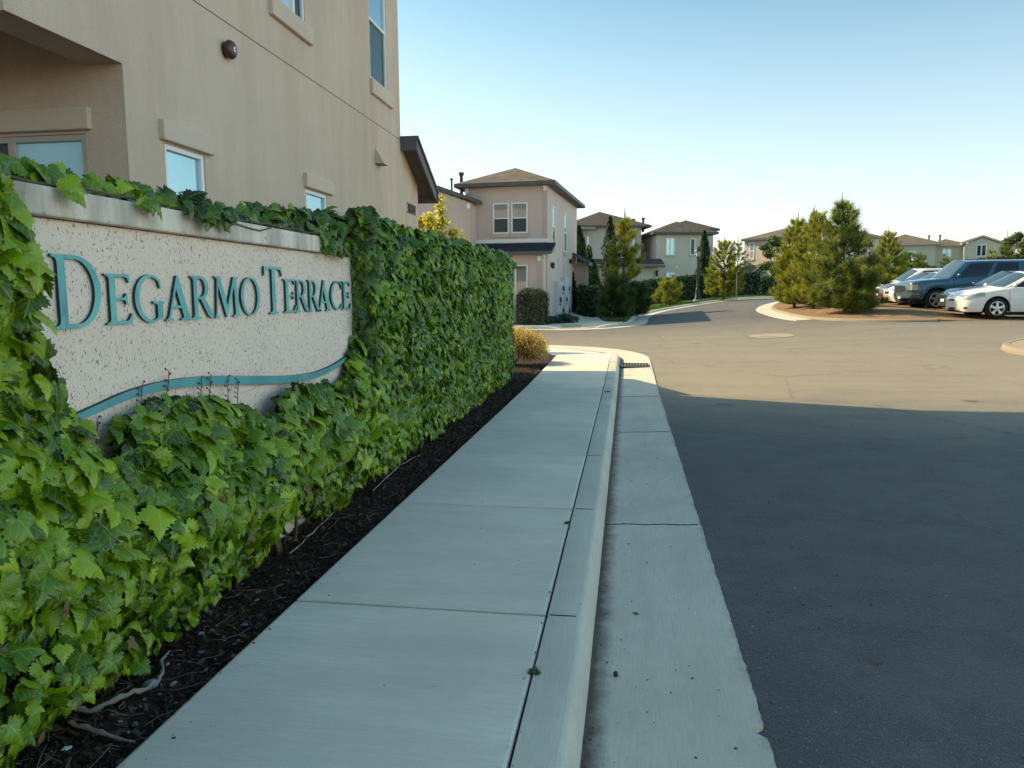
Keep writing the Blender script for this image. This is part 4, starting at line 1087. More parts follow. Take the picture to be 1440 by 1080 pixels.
mt = MB(); mt.box((.003, 1.6, .45), (.20, 3.2, 2.1)); mt.box((.003, 3.35, .5), (.22, 4.6, 2.3)); mt.box((.003, 4.75, .7), (.18, 5.6, 1.9))
bank = part(mt, 'meter_bank', M['grey'], h2)
for k in range(4):
    for j in range(3):
        y, z = 2.0+k*.8+(.15 if k > 1 else 0), .72+j*.5
        mb = MB(); mb.lathe([(.0, 0), (.13, 0), (.13, .02), (.10, .03), (.095, .06), (0, .07)], 14, (.202, y, z+.05), axis='x'); mb.box((.201, y-.17, z-.19), (.225, y+.17, z-.12)); part(mb, 'meter', M['iron'] if (k+j) % 2 else M['grey'], bank)
for y in (2.0, 6.3):
    mb = MB(); mb.tube([(.06, y, 0), (.06, y, 1.5), (.06, y+(.15 if y < 3 else -.25), 1.62)], .035, 8); part(mb, 'conduit', M['grey'], h2)
mb = MB(); mb.tube([(.05, 4.0, 2.05), (.05, 4.0, 2.9)], .03, 8); part(mb, 'conduit', M['grey'], h2)
# left wing with its gable end towards the camera
zl = CAMH+(412-287)/FPX*D2
mb = MB(); x1 = -3.1; x0 = -11.5
zr = zl+(x1-x0)/2*.36
mb.add([(x0, -.7, -.3), (x1, -.7, -.3), (x1, -.7, zl), ((x0+x1)/2, -.7, zr), (x0, -.7, zl), (x1, 6, -.3), (x1, 6, zl)], [(0, 1, 2, 3, 4), (1, 5, 6, 2)])
mb.add([(x0, -.7, -.3), (x0, -.7, zl), (x0, 6, zl), (x0, 6, -.3)], [(0, 1, 2, 3)])
part(mb, 'wing_wall', M['stucco2'], h2, recalc=False)
mb, fb = gable_roof(x0, x1, -.7, 6, zl-.02, .36, .28, .15); part(mb, 'roof', M['roof'], h2); part(fb, 'eave', M['fascia'], h2)
for ppx, ppy, hh, rr in ((634, 262, .95, .075), (619, 258, .55, .045)):
    lx = (ppx-770)/FPX*D2; zz = zl+.15+(x1+.28-lx)*.36
    vent(h2, lx, 1.2, zz, hh, rr)
downspout(h2, x1-.08, -.7, 1, zl-.25, 'stucco2')

# --- the long dark-roofed block beyond the hedge
D3 = 72.0
def z3(py, D=D3): return CAMH+(412-py)/FPX*D
g3 = 0.8
c0 = aty(924, 333, D3)
h3 = thing('town_house', 'pale stucco townhouse block with three dark hipped roofs behind the long hedge', 'house', (c0.x, D3, 0), R(13))
k3 = D3/FPX
eave = z3(333)
mb = MB(); mb.box((0, 0, -.2), (70*k3, 9, eave)); part(mb, 'wall', M['stucco3'], h3)
mb, fb = hip_roof(0, 76*k3, 0, 9, eave, .40, .5, .18); part(mb, 'roof', M['roof2'], h3); part(fb, 'eave', M['fascia'], h3)
window(h3, 'f', 0, 12*k3, 24.5*k3, z3(361), z3(337.5), False, True, True, 'pane_sky', 'screen', .09)
window(h3, 'f', 0, 46*k3, 53*k3, z3(361), z3(338.5), False, False, True, 'screen', 'screen', .09)
window(h3, 'f', 0, 13*k3, 25*k3, z3(397), z3(384), False, True, True, 'pane_sky', 'pane', .09)
window(h3, 'f', 0, 48*k3, 56*k3, z3(397), z3(387), False, False, False, 'screen', 'pane', .09)
mb = MB(); mb.lathe([(0, 0), (.09, .0), (.15, .12), (0, .2)], 10, (28*k3, -.01, z3(377)), axis='y'); part(mb, 'dryer_vent', M['white'], h3)
# left, taller volume
e4 = z3(322)
x0, x1 = -118*k3, -16*k3
mb = MB(); mb.box((x0, 1.6, -.2), (x1, 10, e4)); part(mb, 'wall', M['stucco3'], h3)
mb, fb = hip_roof(x0, x1+.3, 1.6, 10, e4, .40, .55, .18); part(mb, 'roof', M['roof2'], h3); part(fb, 'eave', M['fascia'], h3)
window(h3, 'f', 1.6, -93*k3, -89*k3, z3(357), z3(334), True, False, True, 'pane_sky', 'screen', .09)
window(h3, 'f', 1.6, -53*k3, -49.5*k3, z3(362), z3(336), False, False, True, 'screen', 'screen', .09)
window(h3, 'f', 1.6, -29*k3, -25*k3, z3(358), z3(337), False, False, True, 'pane_sky', 'screen', .09)
mb = MB(); mb.box((-117*k3, .3, -.2), (-99*k3, 1.6, z3(331))); part(mb, 'bay_wall', M['stucco3'], h3)
mb, fb = shed_roof(-120*k3, -84*k3, -.6, 1.59, z3(322), z3(329), .15); part(mb, 'bay_roof', M['roof2'], h3); part(fb, 'bay_eave', M['fascia'], h3)
# porch roof and ground floor
mb = MB(); mb.box((-100*k3, -.8, -.2), (-1*k3, 1.6, z3(378))); part(mb, 'bay_wall', M['stucco3'], h3)
mb, fb = shed_roof(-100*k3, 6*k3, -1.6, -.004, z3(368), z3(378), .15); part(mb, 'porch_roof', M['roof2'], h3); part(fb, 'porch_eave', M['fascia'], h3)
mb = MB(); mb.lathe([(.05, .3), (.13, .2), (.11, -.2), (.04, -.28)], 8, (-3*k3, -.95, z3(386))); part(mb, 'wall_light', M['black'], h3)
# right, rearmost volume
mb = MB(); mb.box((42*k3, 5.5, -.2), (106*k3, 15, z3(329)+.5)); part(mb, 'wall', M['stucco3'], h3)
mb, fb = hip_roof(42*k3, 106*k3, 5.5, 15, z3(329)+.5, .40, .5, .18); part(mb, 'roof', M['roof2'], h3); part(fb, 'eave', M['fascia'], h3)
window(h3, 'f', 5.5, 80*k3, 84*k3, z3(350), z3(342), False, False, False, 'screen', 'screen', .08)
for ppx, ppy, hh in ((907, 317, 1.0), (921, 314, .9)):
    vent(h3, (ppx-924)*k3, 4.5, z3(ppy)-.25, hh, .12)
vent(h3, 46*k3, 4.4, z3(326)-.1, .5, .06)

# --- sunlit pale house half hidden by the pines
D4 = 80.0; k4 = D4/FPX
def z4(py): return CAMH+(412-py)/FPX*D4
c0 = aty(1047, 343, D4)
h4 = thing('town_house', 'sunlit cream house with a broad brown roof half hidden by the tall pines', 'house', (c0.x, D4, 0), R(-42))
mb = MB(); mb.box((0, 0, 0), (128*k4, 9, z4(344))); part(mb, 'wall', M['stucco2'], h4)
mb, fb = hip_roof(0, 128*k4, 0, 9, z4(344), .34, .25, .2); part(mb, 'roof', M['roof'], h4); part(fb, 'eave', M['fascia'], h4)
window(h4, 'f', 0, 8*k4, 15.5*k4, z4(368), z4(346.5), True, False, True, 'pane_sky', 'pane_blind', .1)
window(h4, 'f', 0, 90*k4, 98*k4, z4(368), z4(346.5), True, False, True, 'pane_sky', 'pane_blind', .1)
window(h4, 'l', 0, 2.0, 2.9, z4(366), z4(348), True, False, False, 'pane_sky', 'pane', .1)
mb = MB(); mb.box((-13*k4, -1.2, 0), (26*k4, 0, z4(386))); part(mb, 'bay_wall', M['stucco2'], h4)
mb, fb = gable_roof(-11*k4, 9*k4, -1.2, 0, z4(386), .5, .2, .15); part(mb, 'porch_roof', M['roof'], h4); part(fb, 'porch_eave', M['trim2'], h4)
mb, fb = shed_roof(9*k4, 27*k4, -1.5, -.004, z4(378), z4(386), .15); part(mb, 'porch_roof', M['roof'], h4); part(fb, 'porch_eave', M['trim2'], h4)

# --- the far pale houses along the right
D5 = 92.0; k5 = D5/FPX
def z5(py): return CAMH+(412-py)/FPX*D5
def far_house(label, px0, px1, eave_py, depth, rz=0, D=D5, roofm='roof', mat='stucco3'):
    c = aty(px0, eave_py, D); r = thing('far_house', label, 'house', (c.x, D, 0), R(rz)); w = (px1-px0)*D/FPX
    e = CAMH+(412-eave_py)/FPX*D
    mb = MB(); mb.box((0, 0, 0), (w, depth, e)); part(mb, 'wall', M[mat], r)
    mb, fb = hip_roof(0, w, 0, depth, e, .36, .45, .2); part(mb, 'roof', M[roofm], r); part(fb, 'eave', M['trim2'], r)
    return r, w, e
h5, w5, e5 = far_house('low brown roofed house between the pines and the pale twin gabled house', 1232, 1300, 353, 10, -16)
window(h5, 'f', 0, w5*.55, w5*.68, e5-2.2, e5-.6, True, False, False, 'pane_sky', 'screen', .1)
h6, w6, e6 = far_house('pale far house with one gable and a sliding window above the blue vehicle', 1311, 1345, 354.5, 8, -12)
window(h6, 'f', 0, 11*k5, 22*k5, e6-1.45, e6-.25, False, True, False, 'pane_sky', 'pane', .1)
mb = MB(); gx0, gx1 = 34*k5, 73*k5; ge = e6+.1; gr = ge+(gx1-gx0)/2*.40
mb.add([(gx0, -.9, 0), (gx1, -.9, 0), (gx1, -.9, ge), ((gx0+gx1)/2, -.9, gr), (gx0, -.9, ge), (gx0, 7, 0), (gx0, 7, ge), (gx1, 7, 0), (gx1, 7, ge)], [(0, 1, 2, 3, 4), (5, 0, 4, 6), (1, 7, 8, 2)])
part(mb, 'gable_wall', M['stucco3'], h6, recalc=False)
mb, fb = gable_roof(gx0, gx1, -.9, 8, ge-.02, .40, .3, .18); part(mb, 'roof', M['roof'], h6); part(fb, 'eave', M['trim2'], h6)
window(h6, 'f', -.9, gx0+13*k5, gx0+24.5*k5, ge-1.35, ge-.05, False, True, False, 'screen', 'screen', .1)
mb = MB(); mb.box((gx1+.02, 2, 0), (gx1+24*k5, 9, e6)); part(mb, 'wall', M['stucco3'], h6)
mb, fb = hip_roof(gx1+.02, gx1+24*k5, 2, 9, e6, .36, .4, .2); part(mb, 'roof', M['roof'], h6); part(fb, 'eave', M['trim2'], h6)
for q in (1, 14): vent(h6, q*k5, 3.5, e6+.75, .75, .09)
h7, w7, e7 = far_house('cream house at the right edge behind the tall broadleaf tree', 1436, 1500, 354, 9, 0, 96)
window(h7, 'f', 0, 1.0, 2.0, e7-2.0, e7-.5, True, False, False, 'pane_sky', 'screen', .1)
# ---------------------------------------------------------------- far corner, lawn, path
def smooth_path(ctrl, n=8):
    out = []; c = [Vector((a, b)) for a, b in ctrl]
    for i in range(len(c)-1):
        p0, p1, p2, p3 = c[max(i-1, 0)], c[i], c[i+1], c[min(i+2, len(c)-1)]
        for k in range(n):
            t = k/n; out.append(.5*((2*p1)+(p2-p0)*t+(2*p0-5*p1+4*p2-p3)*t*t+(3*p1-p0-3*p2+p3)*t**3))
    out.append(c[-1]); return out
def sweep(name, pts, prof, mat, side=1, closed=False, hmod=None):
    """prof: (d, z) with d>0 towards the road, side=+1 if the road lies to the right of travel"""
    mb = MB(); rows = []; n = len(pts)
    for i, p in enumerate(pts):
        a = pts[(i-1) % n] if closed else pts[max(i-1, 0)]; b = pts[(i+1) % n] if closed else pts[min(i+1, n-1)]
        t = (b-a).normalized(); nx, ny = t.y*side, -t.x*side; k = hmod(p.x, p.y) if hmod else 1
        rows.append([(p.x+nx*d, p.y+ny*d, gz(p.x+nx*d, p.y+ny*d)+(z*k if z > .02 else z)) for d, z in prof])
    if closed: rows.append(rows[0])
    mb.grid(rows); o = mb.build(name, mat, smooth=True, angle=R(40)); tag(o, kind='structure'); return o
KP = [(-.18, .10), (-.17, .125), (-.05, .125), (-.03, .115), (-.01, .06), (0, .0), (0, -.05)]
GP = [(-.004, .012), (.3, .010), (.62, .014), (.63, -.03)]
NW = smooth_path([(-45, 28.9), (-20, 28.8), (-8, 28.7), (-3.5, 28.6), (-1.6, 28.5), (-.6, 28.9), (.05, 30.0), (.25, 32.0), (.35, 35.0), (.7, 38.5), (1.5, 42.0), (2.9, 45.5), (5.2, 49.2), (9, 53.5), (15, 58.5), (24, 64), (40, 71)])
ramp_h = lambda x, y: 1-.85*float(sm((x+3.0)/.5))*float(1-sm((x+1.3)/.6))*(1 if y < 31 else 0)
sweep('kerb', NW, KP, M['kerb'], 1, hmod=ramp_h); sweep('gutter', NW, GP, M['gutter2'] if 'gutter2' in M else M['kerb'], 1)
def inset(pts, d, side=1):
    out = []; n = len(pts)
    for i, p in enumerate(pts):
        t = (pts[min(i+1, n-1)]-pts[max(i-1, 0)]).normalized(); out.append((p.x-t.y*side*d, p.y+t.x*side*d))
    return out
def h_nw(x, y):
    dip = 1-ramp_h(x, min(y, 30.9))
    near = 1-float(sm((y-28.6)/1.6))
    return gz(x, y)+.118-.10*dip*near+.40*float(sm((y-31.2)/4.5))*float(sm((-1.6-x)/2.0))
def mk_lawn():
    t = NT('lawn_grass'); co = t.coord(); n = t.noise(co, 1.2, 6, .7); n2 = t.noise(co, 14, 4, .7)
    c = t.ramp(t.math('ADD', t.math('MULTIPLY', n, .6), t.math('MULTIPLY', n2, .4)), [(.3, (.018, .045, .008)), (.52, (.05, .115, .018)), (.7, (.10, .16, .035))])
    return t.done(t.bsdf(c, .9, t.bump(n2, 1, .05), .2))
M['lawn'] = mk_lawn()
ins = inset(NW, .178)
sheet('lawn', ins+[(40, 110), (-60, 110), (-60, 29)], lambda x, y: h_nw(x, y)-.14*max(float(sm((-.75-x)/.25)), float(sm((-.25-x)/.15))*(1 if y < 31 else 0))*(1-float(sm((y-60)/3))), M['lawn'], 1.0)
# concrete corner apron, path running back between the shrubs, dark planting soil
sheet('far_sidewalk', [(-45, 29.05), (-3.5, 28.79), (-1.65, 28.68), (-.78, 29.0), (-.14, 30.0), (-.2, 30.5), (-.75, 31.1), (-1.0, 32.2), (-1.15, 34), (-1.55, 38), (-2.2, 44), (-3.3, 44), (-3.0, 38), (-2.8, 34), (-2.85, 32), (-3.2, 30.2), (-3.8, 29.6), (-45, 29.7)], lambda x, y: h_nw(x, y)+.008, M['walk'], .35, .12)
sheet('far_planting_bed', [(-45, 29.72), (-3.82, 29.62), (-3.22, 30.23), (-2.88, 32.0), (-2.83, 34), (-3.03, 38), (-3.33, 44), (-3.4, 60), (-45, 60)], lambda x, y: h_nw(x, y)+.004, M['soil'], .6)
sheet('kerb_ramp_pad', [(-2.55, 28.86), (-1.75, 28.80), (-1.75, 29.7), (-2.55, 29.75)], lambda x, y: h_nw(x, y)+.014, simple('yellow_ramp_paint', (.46, .36, .17), .8, var=.2, scale=8), .4)
# grass blades along the kerbs
P, N, T, S, C = [], [], [], [], []
for _ in range(9000):
    k = rng.integers(50, 110); p = Vector(ins[k]); q = Vector(ins[k+1]); t = (q-p); u = rng.random(); d = 3.2*rng.random()**1.3
    x, y = (p+t*u)+Vector((-t.y, t.x)).normalized()*d
    if x < -.05 and y < 31.2 or x < -.9+.02*(y-31): continue
    P.append((x, y, h_nw(x, y)-.01)); N.append((rng.normal(0, 1), rng.normal(0, 1), .1)); T.append((rng.normal(0, .35), rng.normal(0, .35), 1)); S.append(rng.uniform(.06, .17)); C.append(np.clip(rng.normal(.45, .2), 0, 1))
M['grass'] = foliage('grass_blade', (.015, .045, .008), (.05, .125, .02), (.13, .21, .05), .35)
o = leaves('grass', T_NEEDLE, P, N, T, S, C, M['grass'], sx=[.22]*len(P)); tag(o, 'green grass on the strip behind the curving far kerb', 'grass', kind='stuff')

# ---- island with pines in front of the parked cars
ISL = smooth_path([(12.2, 25.3), (11.0, 25.25), (9.6, 24.6), (8.2, 24.6), (7.0, 25.3), (6.25, 26.6), (6.0, 28.5), (6.0, 31.0), (6.2, 34.0), (6.8, 37.0), (7.7, 40.0), (9.3, 44.0), (12, 48.3), (16.5, 52.5)], 6)
ISP = ISL+[Vector((16.8, 52.2)), Vector((13.2, 44))]
h_is = lambda x, y: gz(x, y)+.012+.06*(1-float(sm((x-9.3)/.9))*(1-float(sm((y-25.6)/1.5))))+.12*float(sm((x-6.4)/2))*float(sm((11.6-x)/2))*float(sm((y-25.3)/2))
M['oldkerb'] = concrete('stained_kerb', (.30, .255, .19), 1, .1)
sweep('kerb', ISL[13:], [(-.15, .07), (-.14, .085), (-.05, .085), (-.02, .06), (0, 0), (0, -.05)], M['oldkerb'], -1)
sweep('gutter', ISL[30:], GP, M['kerb'], -1)
sheet('island', inset(ISL, .155, -1)+[(16.7, 52.2), (13.0, 44), (12.25, 40), (12.2, 30)], h_is, M['dirt'], .7, .12)
# concrete corner on the right edge of the picture
RI = smooth_path([(16, 12.0), (11, 13.6), (8.9, 14.9), (7.95, 16.2), (7.85, 17.1), (8.3, 18.0), (9.3, 18.9), (11.5, 20.0), (16, 21.5)], 6)
sweep('kerb', RI, [(-.16, .09), (-.15, .11), (-.05, .11), (-.02, .08), (0, 0), (0, -.05)], M['oldkerb'], -1)
sheet('sidewalk', inset(RI, .155, -1), lambda x, y: gz(x, y)+.1, concrete('tan_walk', (.33, .28, .21), 0), .7)

# ---- things in the road
def disc(name, x, y, r, mat, dz=.008, n=40):
    mb = MB(); mb.add([(x+r*math.cos(2*math.pi*k/n), y+r*math.sin(2*math.pi*k/n), gz(x+r*math.cos(2*math.pi*k/n), y+r*math.sin(2*math.pi*k/n))+dz) for k in range(n)], [tuple(range(n))]); return mb.build(name, mat, recalc=False)
mx, my = aground(1086, 21.4).x, 21.4
man = thing('manhole', 'pale round manhole collar set in the sunlit asphalt', 'manhole', (mx, my, gz(mx, my)))
o = disc('collar', mx, my, .60, simple('manhole_concrete', (.31, .26, .195), .8, var=.15), .008); place(o, man)
o = disc('cover', mx, my, .30, simple('manhole_iron', (.30, .26, .21), .6, .5, .2), .012); place(o, man)
mb = MB(); la, lb_ = aground(1171, 16.9), aground(1272, 16.4)
for k in range(14):
    a = la.lerp(lb_, k/14); b = la.lerp(lb_, (k+.55+.4*random.random())/14); w_ = .018+.012*random.random()
    mb.add([(a.x, a.y-w_, gz(a.x, a.y)+.005), (b.x, b.y-w_, gz(b.x, b.y)+.005), (b.x, b.y+w_, gz(b.x, b.y)+.005), (a.x, a.y+w_, gz(a.x, a.y)+.005)], [(0, 1, 2, 3)])
tag(mb.build('road_marking', simple('worn_paint', (.46, .40, .32), .8, var=.3), recalc=False), kind='structure')
gt = thing('storm_drain', 'iron storm drain grate with slots in the gutter at the corner', 'drain grate', (.12, 15.15, gz(.12, 15.15)), 0)
mb = MB(); mb.add([(KX+.02, 14.87, gz(.1, 14.87)+.024), (.44, 14.87, gz(.4, 14.87)+.034), (.44, 15.47, gz(.4, 15.47)+.034), (KX+.02, 15.47, gz(.1, 15.47)+.024)], [(0, 1, 2, 3)]); place(mb.build('pit', M['joint'], recalc=False), gt)
mb = MB()
for k in range(10):
    x = KX+.03+.058*k; mb.box((x, 14.88, gz(x, 14.9)+.030), (x+.026, 15.46, gz(x, 15.4)+.042))
for y in (14.88, 15.44): mb.box((KX+.02, y-.015, gz(.1, y)+.030), (.445, y+.015, gz(.4, y)+.044))
place(mb.build('grate', simple('grate_iron', (.15, .145, .14), .5, .5, .3, var=.3)), gt)

# ---------------------------------------------------------------- trees
M['pine'] = foliage('pine_needles', (.010, .026, .006), (.085, .135, .024), (.32, .34, .07), .42, .5, .3)
M['pine_y'] = foliage('pine_needles_yellow', (.024, .044, .006), (.19, .225, .024), (.46, .44, .07), .46, .5, .3)
M['pine_sunlit'] = foliage('pine_needles_sunlit', (.03, .05, .008), (.25, .27, .035), (.52, .47, .09), .45, .5, .3)  # sunlight on the young pine painted into its needle colour
M['dkpine'] = foliage('pine_needles_dark', (.012, .03, .008), (.055, .095, .025), (.14, .19, .05), .3, .5, .3)
M['bark'] = simple('pine_bark', (.10, .072, .052), .95, var=.4, scale=14, bump=.6)
M['candle'] = simple('pine_candle', (.20, .15, .10), .8, var=.3)
M['cyp'] = foliage('cypress_foliage', (.006, .018, .006), (.018, .045, .012), (.045, .08, .02), .15, .6, .2)
M['cyp2'] = foliage('weeping_foliage', (.02, .045, .012), (.06, .11, .03), (.15, .2, .06), .25, .6, .2)
M['hedge'] = foliage('hedge_leaf', (.008, .024, .006), (.026, .06, .014), (.06, .10, .024), .2, .5, .4)
M['hedge_lit'] = foliage('boxwood_leaf', (.010, .024, .008), (.035, .055, .016), (.30, .22, .08), .25, .5, .4)  # golden light end serves as painted sunlight on the boxwood top
M['broad'] = foliage('broad_leaf', (.012, .035, .008), (.05, .10, .02), (.13, .19, .04), .35, .5, .4)
M['broad_g'] = foliage('broad_leaf_bright', (.02, .05, .008), (.09, .17, .025), (.22, .32, .05), .45, .5, .4)
M['broad_y'] = foliage('young_yellow_leaf', (.30, .29, .04), (.62, .56, .09), (.85, .78, .22), .55, .5, .3)
M['gold'] = foliage('gold_shrub_leaf', (.10, .07, .014), (.48, .32, .08), (.85, .64, .24), .45, .5, .3)
M['dkshrub'] = foliage('dark_shrub_leaf', (.008, .02, .008), (.02, .045, .014), (.05, .08, .025), .2)

def pine(label, x, y, z, H, Rad, seed, mat='pine', base=.10, n_wh=13, needles=34, shoots=5, nl=.20, nw=.013, candles=6, power=.8, group=None, lean=0.0, density=1.0, trunk_r=None):
    g = np.random.default_rng(seed); root = thing('pine_tree', label, 'tree', (x, y, z), 0, group)
    tr = MB(); tr_r = trunk_r or H*.017
    tp = [(lean*k/8*H*.06+.02*math.sin(k*1.7+seed), .02*math.cos(k*2.1+seed), H*k/8*.985) for k in range(9)]
    tr.tube(tp, [tr_r*(1-.9*k/8)+.006 for k in range(9)], 7)
    tpx = lambda h: np.array([np.interp(h, [p[2] for p in tp], [p[0] for p in tp]), np.interp(h, [p[2] for p in tp], [p[1] for p in tp]), h])
    tips = []
    for w in range(n_wh):
        f = base+(1-base)*(w+.3*g.random())/n_wh; h = f*H
        rr = Rad*((1-(f-base)/(1-base))**power)*.96+.05
        if f < base+.14: rr *= .8
        nb = int((4+4*(1-f))*density)+1; a0 = g.uniform(0, 6.28)
        for b in range(nb):
            a = a0+6.283*b/nb+g.normal(0, .3); L = rr*g.uniform(.72, 1.12); up = g.uniform(.12, .5)+.6*(f**2)
            p0 = tpx(h); pts = []
            for k in range(5):
                s = k/4; pts.append(p0+np.array([math.cos(a)*L*s, math.sin(a)*L*s, L*(up*s*s-.10*s)]))
            tr.tube(pts, [max(.006, tr_r*.34*(1-.8*k/4)*(1-f*.5)) for k in range(5)], 4, cap=False)
            ns = max(2, int(shoots*(L/Rad+.35)))
            for q in range(ns):
                s = .30+.70*(q+g.random())/ns; i = min(3, int(s*4)); u = s*4-i
                p = pts[i]*(1-u)+pts[i+1]*u; d = pts[i+1]-pts[i]; d = d/np.linalg.norm(d)
                sd = np.array([-math.sin(a), math.cos(a), 0])*g.normal(0, .75)
                dd = d*.75+sd+np.array([0, 0, .45+.25*g.random()]); dd /= np.linalg.norm(dd)
                tips.append((p+dd*.02, dd, g.uniform(.12, .26)*min(1.3, .6+L), np.clip(.18+.55*s+g.normal(0, .12), 0, 1)))  # inner shoots tinted dark, outer ones lighter as if lit
    for q in range(4): tips.append((tpx(H*(.90-.03*q)), np.array([g.normal(0, .2), g.normal(0, .2), 1]), .3, .6))
    nt = len(tips); P0 = np.array([t[0] for t in tips]); D = unit(np.array([t[1] for t in tips])); LL = np.array([t[2] for t in tips]); TT = np.array([t[3] for t in tips])
    k = needles; s = g.random((nt, k)); base_p = P0[:, None, :]+D[:, None, :]*(s*LL[:, None])[:, :, None]
    rv = g.normal(0, 1, (nt, k, 3)); rv -= (rv*D[:, None, :]).sum(2, keepdims=True)*D[:, None, :]; rv /= np.linalg.norm(rv, axis=2, keepdims=True)
    dirn = D[:, None, :]*g.uniform(.5, 1.2, (nt, k, 1))+rv*.62+np.array([0, 0, -.12])
    nn = g.normal(0, 1, (nt, k, 3))
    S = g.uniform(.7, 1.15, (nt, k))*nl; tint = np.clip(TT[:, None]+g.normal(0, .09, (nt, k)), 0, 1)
    leaves('needles', T_NEEDLE, base_p.reshape(-1, 3), nn.reshape(-1, 3), dirn.reshape(-1, 3), S.reshape(-1), tint.reshape(-1), M[mat], root, sx=(nw/S.reshape(-1)))
    tr.build('trunk', M['bark'], root, smooth=True)
    for q in range(candles):
        if q < 3: p = tpx(H*.97)+np.array([g.normal(0, .05), g.normal(0, .05), 0]); l = H*g.uniform(.07, .12)*(1.8 if q == 0 else 1)
        else:
            t = tips[g.integers(int(nt*.55), nt)]; p = t[0]+t[1]*.1; l = g.uniform(.15, .35)
        cd = MB(); cd.tube([p, p+np.array([g.normal(0, .02), g.normal(0, .02), l*.5]), p+np.array([g.normal(0, .03), g.normal(0, .03), l])], [.020, .018, .007], 5)
        cd.build('candle', M['candle'], root)
    return root
def H_of(px, top, base_p):                                                      # height of something that reaches picture row top
    return aty(px, top, base_p.y).z-base_p.z
def isl(px, Y):
    p = aground(px, Y); return Vector((p.x, p.y, h_is(p.x, p.y)-.03))
def nwp(px, Y):
    p = aground(px, Y); return Vector((p.x, p.y, h_nw(p.x, p.y)-.03))
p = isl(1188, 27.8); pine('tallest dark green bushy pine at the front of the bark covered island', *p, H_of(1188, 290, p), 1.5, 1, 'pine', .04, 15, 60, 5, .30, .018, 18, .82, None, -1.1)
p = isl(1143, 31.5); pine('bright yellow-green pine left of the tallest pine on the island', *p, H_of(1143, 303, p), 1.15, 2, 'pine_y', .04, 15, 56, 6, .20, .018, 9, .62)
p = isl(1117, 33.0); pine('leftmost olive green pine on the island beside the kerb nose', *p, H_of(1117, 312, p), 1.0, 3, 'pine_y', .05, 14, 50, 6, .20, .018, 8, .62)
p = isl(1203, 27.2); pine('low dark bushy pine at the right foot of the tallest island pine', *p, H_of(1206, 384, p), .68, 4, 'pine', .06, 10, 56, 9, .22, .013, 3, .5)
p = nwp(877, 37.5); pine('sparse sunlit young pine with a bare leader at the path corner', *p, H_of(877, 308, p), 1.15, 5, 'pine_sunlit', .36, 9, 80, 4, .30, .024, 6, .75, None, 0, .72)
p = nwp(866, 34.2); pine('broad dark shaded pine bush at the near corner of the lawn', *p, H_of(866, 397, p), .95, 6, 'dkpine', .05, 8, 60, 8, .22, .016, 0, .42)
p = nwp(896, 36.5); pine('dark shaded pine bush behind the lawn corner, right of the path', *p, H_of(896, 404, p), .65, 16, 'dkpine', .05, 8, 56, 8, .22, .016, 0, .45)
p = nwp(940, 48.5); pine('small round golden-green pine standing alone before the long hedge', *p, H_of(940, 396, p), .95, 7, 'pine_y', .06, 7, 40, 6, .22, .016, 0, .5)
p = nwp(1017, 50.5); pine('yellow-green pine right of the street lamp in front of the hedge', *p, H_of(1017, 343, p), 1.4, 8, 'pine_y', .05, 13, 50, 8, .2, .02, 4, .55)
p = nwp(1036, 68.0); pine('dark far conifer behind the hedge, just left of the sunlit house', *p, H_of(1036, 342, p), 1.5, 9, 'pine', .1, 10, 24, 5, .25, .026, 2)
p = aground(1246, 52); pine('tall green pine standing behind the parked white cars', *p, H_of(1246, 330, p), 1.4, 10, 'pine_y', .06, 13, 44, 8, .22, .022, 4, .55)
p = aground(1290, 55); pine('small dark conifer beside the far street lamp behind the cars', *p, H_of(1290, 357, p), .85, 11, 'pine', .1, 8, 26, 5, .2, .02, 2, .6)
p = aground(1326, 60); pine('little conifer in front of the pale twin gabled house', *p, H_of(1326, 362, p), .8, 12, 'pine', .1, 8, 24, 5, .2, .022, 2, .6)
p = aground(1409, 76); pine('dark pointed conifer left of the tall broadleaf tree at the right edge', *p, H_of(1409, 334, p), 1.1, 13, 'pine', .1, 11, 24, 5, .25, .026, 2, .7)
p = aground(1389, 74); pine('short golden conifer before the far gabled house, near the right edge', *p, H_of(1389, 350, p), .9, 14, 'pine_y', .1, 8, 24, 5, .22, .026, 0, .6)

